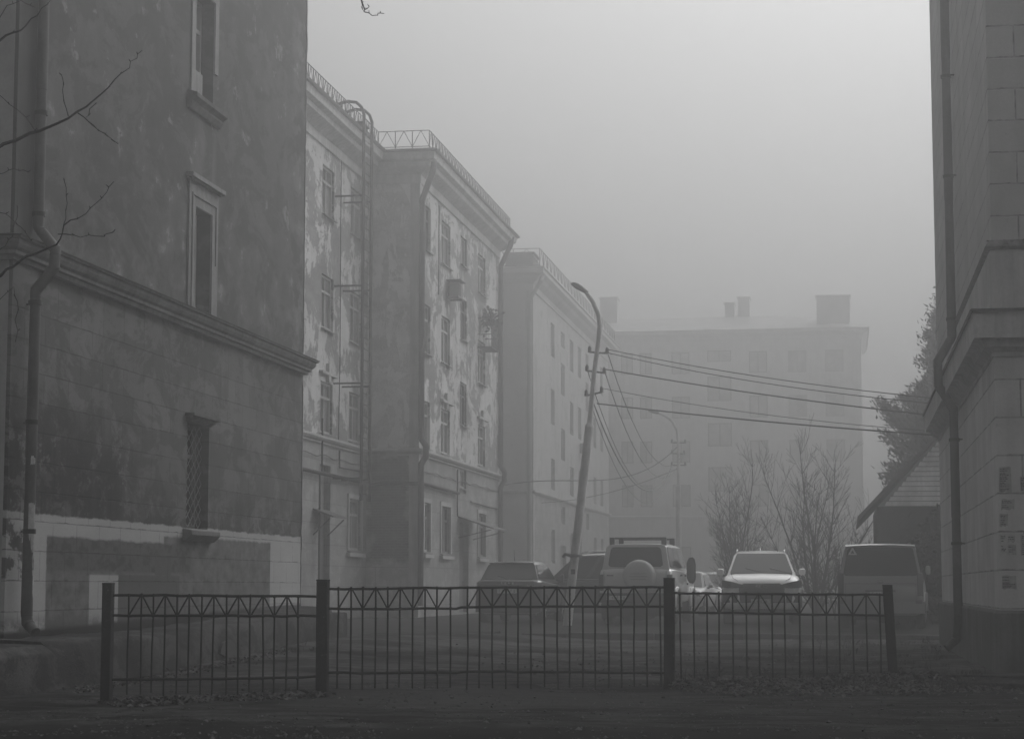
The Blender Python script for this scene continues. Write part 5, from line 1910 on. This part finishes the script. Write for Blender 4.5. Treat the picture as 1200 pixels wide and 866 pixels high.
for s in (-1, 1):
    mirror(c, s * .9, 3.1, 1.2, s, 'paint_black', .22, .2)
    part(c, 'door_handle', 'chrome', lambda m: [m.box((min(s * .93, s * .955), y, 1.0), (max(s * .93, s * .955), y + .2, 1.03)) for y in (1.45, 2.45)], split=True)
    part(c, 'headlight', 'lamplens', lambda m: m.box((min(s * .5, s * .82), 4.6, .82), (max(s * .5, s * .82), 4.72, 1.0)), bevel=.02)
    part(c, 'tail_light', 'redlens', lambda m: m.box((min(s * .72, s * .9), -.03, .85), (max(s * .72, s * .9), .1, 1.1)), bevel=.02)

# ---- silver off-roader with the spare wheel
S = dict(w=.93, L=4.6, paint='paint_silver', crown=.015, cab=(.06, 3.25, .15, 2.8, 1.36, 1.98, .855, .745),
         low=[(-.01, .90, .66, 1.24), (.03, .965, .56, 1.34), (.10, 1, .52, 1.38), (1.2, 1, .5, 1.38), (2.6, 1, .5, 1.33), (3.2, 1, .52, 1.28), (4.2, .98, .54, 1.2), (4.5, .93, .56, 1.12), (4.6, .82, .6, .96)],
         wheels=[(.85, .39), (3.65, .39)],
         glass=[('rear', .085, .915, .11, .9, .09, 'rear_window', 'carglass'), ('right', .06, .34, .1, .9, .06, 'side_window', 'carglass'), ('right', .37, .62, .08, .9, .05, 'side_window', 'carglass'), ('right', .65, .94, .08, .9, .08, 'side_window', 'carglass'),
                ('left', .06, .35, .1, .9, .05, 'side_window', 'carglass'), ('left', .38, .63, .08, .9, .05, 'side_window', 'carglass'), ('left', .66, .94, .1, .9, .06, 'side_window', 'carglass'), ('front', .06, .94, .06, .94, .06, 'windscreen', 'carglass_clear')])
c = car('off_roader', 'pale off roader seen from behind with a covered spare wheel and roof bars', 'car', (-5.16, 51.2, .26), R(-3.5), S)
part(c, 'spare_wheel_cover', 'paint_silver', lambda m: m.lathe([(.0001, -.235), (.27, -.24), (.35, -.225), (.39, -.19), (.405, -.14), (.405, -.02), (.3, -.0)], (.12, .0, 1.2), 'Y', 40), smooth=35)
part(c, 'cover_lettering', 'paint_grey', lambda m: [m.box((.12 - w_, -.246, z), (.12 + w_, -.2405, z + .012)) for w_, z in ((.2, 1.25), (.23, 1.18), (.2, 1.11))])
part(c, 'roof_bar', 'cladding', lambda m: [m.tube([(-.70, y, 2.15), (.70, y, 2.15)], .026, 8) for y in (.5, 1.9)] + [m.box((s * .66 - .06, y - .07, 1.97), (s * .66 + .06, y + .07, 2.17)) for s in (-1, 1) for y in (.5, 1.9)], smooth=40, split=True)
part(c, 'bumper', 'cladding', lambda m: m.box((-.92, -.12, .54), (.92, .12, .78)), bevel=.03)
part(c, 'lower_skirt', 'cladding', lambda m: m.box((-.86, -.04, .38), (.86, .3, .538)), bevel=.02)
for s in (-1, 1):
    part(c, 'tail_light', 'redlens', lambda m: m.box((min(s * .80, s * .925), -.02, .84), (max(s * .80, s * .925), .12, 1.24)), bevel=.015)
    part(c, 'mudflap', 'cladding', lambda m: m.box((s * .8 - .13, .42, .14), (s * .8 + .13, .44, .5)))
    part(c, 'wheel_flare', 'paint_silver', lambda m: [m.tube([(s * .945, y + .47 * math.cos(a), .43 + .47 * math.sin(a)) for a in [math.pi * k / 12 for k in range(13)]], .05, 7) for y in (.85, 3.65)], smooth=50, split=True)
    mirror(c, s * .9, 2.75, 1.36, s, 'cladding', .3, .7 if s > 0 else .3)
    part(c, 'door_handle', 'cladding', lambda m: [m.box((min(s * .925, s * .955), y, 1.2), (max(s * .925, s * .955), y + .18, 1.24)) for y in (1.5, 2.3)], split=True)
part(c, 'tailgate_seam', 'cladding', lambda m: [m.box((-.795, -.0125, .8), (-.785, -.002, 1.32)), m.box((.775, -.0125, .8), (.785, -.002, 1.32)), m.box((-.72, -.016, 1.2), (-.55, -.008, 1.225))])
plate(c, -.45, -.124, .66, .5, .1)

# ---- white crossover facing the fence
S = dict(w=.92, L=4.5, paint='paint_white', crown=.05, scale=1.02, cab=(.3, 3.3, .85, 2.45, 1.16, 1.69, .82, .62),
         low=[(-.02, .85, .45, 1.0), (.05, .96, .35, 1.16), (.3, 1, .3, 1.2), (1.2, 1, .28, 1.18), (2.6, 1, .28, 1.15), (3.2, 1, .3, 1.14), (3.75, .99, .3, 1.12), (4.15, .97, .32, 1.07), (4.36, .93, .34, 1.0), (4.46, .86, .36, .94), (4.5, .78, .4, .86)],
         wheels=[(.85, .36), (3.55, .36)],
         glass=[('front', .045, .955, .03, .93, .05, 'windscreen', 'carglass_clear'), ('right', .08, .45, .12, .86, .06, 'side_window', 'carglass'), ('right', .48, .88, .1, .86, .06, 'side_window', 'carglass'),
                ('left', .12, .52, .1, .86, .06, 'side_window', 'carglass'), ('left', .55, .92, .12, .86, .06, 'side_window', 'carglass'), ('rear', .1, .9, .1, .9, .06, 'rear_window', 'carglass')])
c = car('crossover', 'white crossover facing the fence with a black grille and a winged badge', 'car', (-2.14, 53.6, .31), R(180 + 2.5), S)
part(c, 'grille', 'cladding', lambda m: m.loft([[(-.50, y0, .50), (.50, y0, .50), (.53, y0 - .02, .84), (.42, y0 - .03, .945), (-.42, y0 - .03, .945), (-.53, y0 - .02, .84)] for y0 in (4.2, 4.545)]), bevel=.015)
part(c, 'grille_slat', 'plate_mark', lambda m: [m.box((-.46, 4.546, z), (.46, 4.553, z + .012)) for z in (.56, .63, .70, .77)])
part(c, 'badge', 'chrome', lambda m: [m.tube([(x0 + a_ * math.cos(t), 4.54, .88 + b_ * math.sin(t)) for t in [i * .5236 for i in range(13)]], .007, 5) for x0, a_, b_ in ((0, .05, .045), (-.085, .05, .022), (.085, .05, .022))])
for s in (-1, 1):
    part(c, 'headlight', 'carglass_clear', lambda m: m.loft([[(s * .42, 4.555, .85), (s * .42, 4.55, .91), (s * .42, 4.2, .91), (s * .42, 4.2, .85)], [(s * .70, 4.53, .83), (s * .70, 4.51, .985), (s * .70, 4.15, .985), (s * .70, 4.15, .83)], [(s * .925, 4.40, .85), (s * .92, 4.37, 1.025), (s * .90, 4.0, 1.03), (s * .90, 4.05, .85)]]), bevel=.012)
    part(c, 'fog_lamp', 'cladding', lambda m: m.loft([[(s * .56, 4.545, .50), (s * .56, 4.56, .68), (s * .56, 4.2, .68), (s * .56, 4.2, .50)], [(s * .90, 4.42, .50), (s * .90, 4.43, .72), (s * .90, 4.05, .72), (s * .90, 4.05, .50)]]), bevel=.012)
    mirror(c, s * .87, 2.95, 1.22, s, 'paint_white', .2, .17)
    part(c, 'roof_rail', 'chrome', lambda m: m.tube([(s * .60, .9, 1.71), (s * .58, 1.05, 1.765), (s * .57, 2.1, 1.765), (s * .57, 2.3, 1.71)], .02, 6), smooth=50, split=True)
    part(c, 'door_handle', 'chrome', lambda m: [m.box((min(s * .91, s * .935), y, 1.02), (max(s * .91, s * .935), y + .18, 1.045)) for y in (1.3, 2.25)], split=True)
part(c, 'bumper', 'cladding', lambda m: m.loft([[(x, 4.44 - .3 * abs(x) ** 3, z) for z in (.24, .36)] + [(x, 4.1, .36), (x, 4.1, .24)] for x in (-.86, -.6, -.3, 0, .3, .6, .86)]))
part(c, 'skid_plate', 'paint_white', lambda m: m.loft([[(x, 4.49 - .26 * abs(x) ** 3 + .012, .40 + .10 * abs(x) ** 2), (x, 4.49 - .26 * abs(x) ** 3 + .012, .45 + .10 * abs(x) ** 2), (x, 4.1, .45 + .1 * abs(x) ** 2), (x, 4.1, .40 + .1 * abs(x) ** 2)] for x in (-.84, -.6, -.4, -.2, 0, .2, .4, .6, .84)]))
part(c, 'wiper', 'cladding', lambda m: [m.bar((x0, 3.26, 1.19), (x0 + .42, 3.1, 1.30), .022) for x0 in (-.62, -.05)], split=True)
part(c, 'hood_seam', 'plate_mark', lambda m: [m.tube([(s * .70, 3.5, 1.155), (s * .69, 4.0, 1.12), (s * .66, 4.3, 1.058), (s * .55, 4.44, 1.0)], .006, 4) for s in (-1, 1)], split=True)
part(c, 'cowl', 'cladding', lambda m: m.box((-.72, 3.28, 1.15), (.72, 3.36, 1.192)), bevel=.01)
plate(c, 0, 4.56, .53, .5, .1, 1)
part(c, 'roof_fin', 'paint_white', lambda m: m.prism([(0, 1.0, 1.73), (0, 1.2, 1.73), (0, .98, 1.84)], (.02, 0, 0)))

# ---- grey van
S = dict(w=.96, L=5.1, paint='paint_grey', crown=.02, cab=(.03, 4.3, .14, 3.5, 1.14, 1.84, .90, .76),
         low=[(-.01, .92, .5, .95), (.03, .975, .34, 1.12), (.12, 1, .3, 1.16), (1.2, 1, .28, 1.16), (3.2, 1, .28, 1.14), (4.1, .99, .3, 1.12), (4.7, .95, .32, .98), (5.0, .88, .36, .86), (5.1, .76, .42, .74)],
         scale=1.03, wheels=[(1.0, .35), (4.05, .35)],
         glass=[('rear', .045, .965, .04, .93, .08, 'rear_window', 'carglass'), ('right', .05, .33, .12, .88, .06, 'side_window', 'carglass'), ('right', .36, .62, .12, .88, .06, 'side_window', 'carglass'), ('right', .66, .95, .1, .88, .08, 'side_window', 'carglass'),
                ('left', .05, .36, .1, .88, .06, 'side_window', 'carglass'), ('left', .39, .95, .12, .88, .06, 'side_window', 'carglass'), ('front', .05, .95, .04, .94, .06, 'windscreen', 'carglass_clear')])
c = car('van', 'grey passenger van seen from behind with a triangular sticker in its rear window', 'van', (.80, 47.6, .24), R(-2.8), S)
f = S['faces']['rear']
part(c, 'sticker', 'sticker', lambda m: [m.prism([(x0 + .0, -.0 + yy, z0) for x0, yy, z0 in ((-.70, .068, 1.63), (-.50, .068, 1.63), (-.60, .10, 1.81))], (0, -.006, 0))])
part(c, 'sticker_mark', 'plate_mark', lambda m: m.prism([(-.64, .069, 1.66), (-.56, .069, 1.66), (-.60, .082, 1.735)], (0, -.012, 0)))
part(c, 'spoiler', 'paint_grey', lambda m: m.loft([[(x, .02, 1.845 - .05 * x * x), (x, .3, 1.88 - .05 * x * x), (x, .3, 1.82 - .05 * x * x), (x, .03, 1.80 - .05 * x * x)] for x in (-.76, -.5, -.2, .2, .5, .76)]), smooth=40)
part(c, 'brake_light', 'redlens', lambda m: m.box((.12, .06, 1.74), (.36, .1, 1.80)), bevel=.01)
for s in (-1, 1):
    part(c, 'tail_light', 'redlens', lambda m: m.loft([[(s * .80, -.03, .72), (s * .925, .0, .72), (s * .925, .14, .72), (s * .80, .1, .72)], [(s * .80, -.03, 1.12), (s * .94, .0, 1.12), (s * .94, .14, 1.12), (s * .80, .1, 1.12)], [(s * .80, -.01, 1.22), (s * .92, .02, 1.24), (s * .92, .14, 1.24), (s * .80, .1, 1.22)]]), bevel=.012)
    mirror(c, s * .92, 3.85, 1.32, s, 'paint_mid', .15, .22)
    part(c, 'reflector', 'lamplens', lambda m: m.box((min(s * .76, s * .9), -.055, .56), (max(s * .76, s * .9), -.02, .64)), bevel=.01)
part(c, 'tailgate_seam', 'plate_mark', lambda m: [m.box((-.79, -.0165, .99), (.79, -.0125, 1.0)), m.box((.765, -.0165, .58), (.773, -.0125, 1.0)), m.box((-.773, -.0165, .58), (-.765, -.0125, 1.0))])
part(c, 'badge', 'chrome', lambda m: m.tube([(.07 * math.cos(t), -.02, 1.045 + .032 * math.sin(t)) for t in [i * .5236 for i in range(13)]], .008, 5))
part(c, 'plate_recess', 'cladding', lambda m: m.box((-.33, -.03, .82), (.33, -.012, .85)))
plate(c, .02, -.02, .77, .5, .1)
part(c, 'bumper', 'paint_grey', lambda m: m.loft([[(x, .02 + .12 * abs(x) ** 4 - .09, z) for z in (.34, .42, .56, .6)] + [(x, .2, .6), (x, .2, .34)] for x in (-.95, -.75, -.35, 0, .35, .75, .95)]), smooth=40)
part(c, 'rear_wiper', 'cladding', lambda m: m.bar((.0, .03, 1.2), (-.38, .05, 1.25), .02))

# ---- two cars further off, seen in the gap
SED = dict(w=.86, L=4.3, paint='paint_mid', crown=.03, cab=(.5, 3.15, 1.1, 2.3, .92, 1.40, .78, .58),
           low=[(-.02, .8, .45, .8), (.05, .95, .35, .92), (.3, 1, .3, .95), (1.2, 1, .26, .94), (3.0, 1, .26, .92), (3.7, .98, .28, .88), (4.15, .93, .3, .78), (4.3, .78, .38, .62)],
           wheels=[(.8, .31), (3.45, .31)],
           glass=[('front', .05, .95, .05, .93, .05, 'windscreen', 'carglass_clear'), ('right', .08, .48, .1, .86, .06, 'side_window', 'carglass'), ('right', .51, .9, .1, .86, .06, 'side_window', 'carglass'),
                  ('left', .1, .49, .1, .86, .06, 'side_window', 'carglass'), ('left', .52, .92, .1, .86, .06, 'side_window', 'carglass'), ('rear', .1, .9, .1, .9, .06, 'rear_window', 'carglass')])
for lab, loc, rz, pnt in (('pale saloon nose on in the gap beside the spare wheel car', (-5.0, 69.5, .25), 176, 'paint_mid'), ('saloon parked further back, its roof curve just left of the white car', (-4.0, 73.5, .25), 168, 'paint_silver')):
    S = dict(SED, paint=pnt)
    c = car('saloon', lab, 'car', loc, R(rz), S)
    for s in (-1, 1):
        part(c, 'headlight', 'chrome', lambda m: m.box((min(s * .5, s * .76), 4.12, .6), (max(s * .5, s * .76), 4.24, .74)), bevel=.03)
        mirror(c, s * .82, 2.7, .96, s, pnt, .18, .12)
    part(c, 'grille', 'cladding', lambda m: m.box((-.4, 4.2, .55), (.4, 4.31, .7)), bevel=.02)
    plate(c, 0, 4.315, .46, .5, .1, 1)


# ================================================================= AIR, LIGHT, CAMERA
mb = MB()
mb.box((-255, -65, -1.4), (255, 335, 24.0))
k = bpy.data.materials.new('fog')
k.use_nodes = True
nt = k.node_tree
nt.nodes.clear()
out = nt.nodes.new('ShaderNodeOutputMaterial')
pv = nt.nodes.new('ShaderNodeVolumePrincipled')
pv.inputs['Color'].default_value = (FOG_ALB, FOG_ALB, FOG_ALB, 1)
pv.inputs['Density'].default_value = FOG
pv.inputs['Anisotropy'].default_value = FOG_G
nt.links.new(pv.outputs[0], out.inputs['Volume'])
hz = mb.build('haze', k)
tag(hz, 'even grey fog filling the yard', None, None, 'stuff')

w = bpy.data.worlds.new('World')
scene.world = w
w.use_nodes = True
nt = w.node_tree
nt.nodes.clear()
out = nt.nodes.new('ShaderNodeOutputWorld')
bg = nt.nodes.new('ShaderNodeBackground')
sky = nt.nodes.new('ShaderNodeTexSky')
sky.sky_type = 'NISHITA'
sky.sun_disc = False
EL, AZ = R(36), R(34)
sky.sun_elevation = EL
sky.sun_rotation = AZ
sky.air_density, sky.dust_density, sky.ozone_density = 1.0, 4.0, 1.0
bw = nt.nodes.new('ShaderNodeRGBToBW')
nt.links.new(sky.outputs[0], bw.inputs[0])
tc = nt.nodes.new('ShaderNodeTexCoord')          # overcast: the cloud deck brightens from horizon to zenith
sp = nt.nodes.new('ShaderNodeSeparateXYZ')
nt.links.new(tc.outputs['Generated'], sp.inputs[0])
mr = nt.nodes.new('ShaderNodeMapRange')
for i_, v_ in enumerate((0.03, .5, .20, 1.5)):
    mr.inputs[i_ + 1].default_value = v_
nt.links.new(sp.outputs[2], mr.inputs[0])
mu = nt.nodes.new('ShaderNodeMath')
mu.operation = 'MULTIPLY'
nt.links.new(bw.outputs[0], mu.inputs[0])
nt.links.new(mr.outputs[0], mu.inputs[1])
nt.links.new(mu.outputs[0], bg.inputs['Color'])
bg.inputs['Strength'].default_value = SKY
nt.links.new(bg.outputs[0], out.inputs['Surface'])

ld = bpy.data.lights.new('sun', 'SUN')
ld.energy = SUN
ld.angle = R(110)
ld.color = (1, 1, 1)
sun = bpy.data.objects.new('sun', ld)
COL.objects.link(sun)
dv = Vector((math.sin(AZ) * math.cos(EL), math.cos(AZ) * math.cos(EL), math.sin(EL)))
sun.rotation_euler = dv.to_track_quat('Z', 'Y').to_euler()

cd = bpy.data.cameras.new('camera')
cd.sensor_width = 36
cd.lens = 72
cd.clip_start = .05
cd.clip_end = 2000
cam = bpy.data.objects.new('camera', cd)
COL.objects.link(cam)
cam.location = (0, 0, 1.2)
cam.rotation_euler = (R(90) + math.atan(254 / 2400), 0, math.atan(.1625 * math.cos(math.atan(254 / 2400))))
scene.camera = cam

vs_ = scene.view_settings
vs_.view_transform = 'Standard'
vs_.look = 'None'
vs_.gamma = 1
vs_.use_curve_mapping = False
vs_.exposure = EXPO
cy = scene.cycles
cy.use_denoising = True
cy.max_bounces = 10
cy.diffuse_bounces = 3
cy.glossy_bounces = 3
cy.volume_bounces = 5
cy.use_adaptive_sampling = True
cy.adaptive_threshold = .015
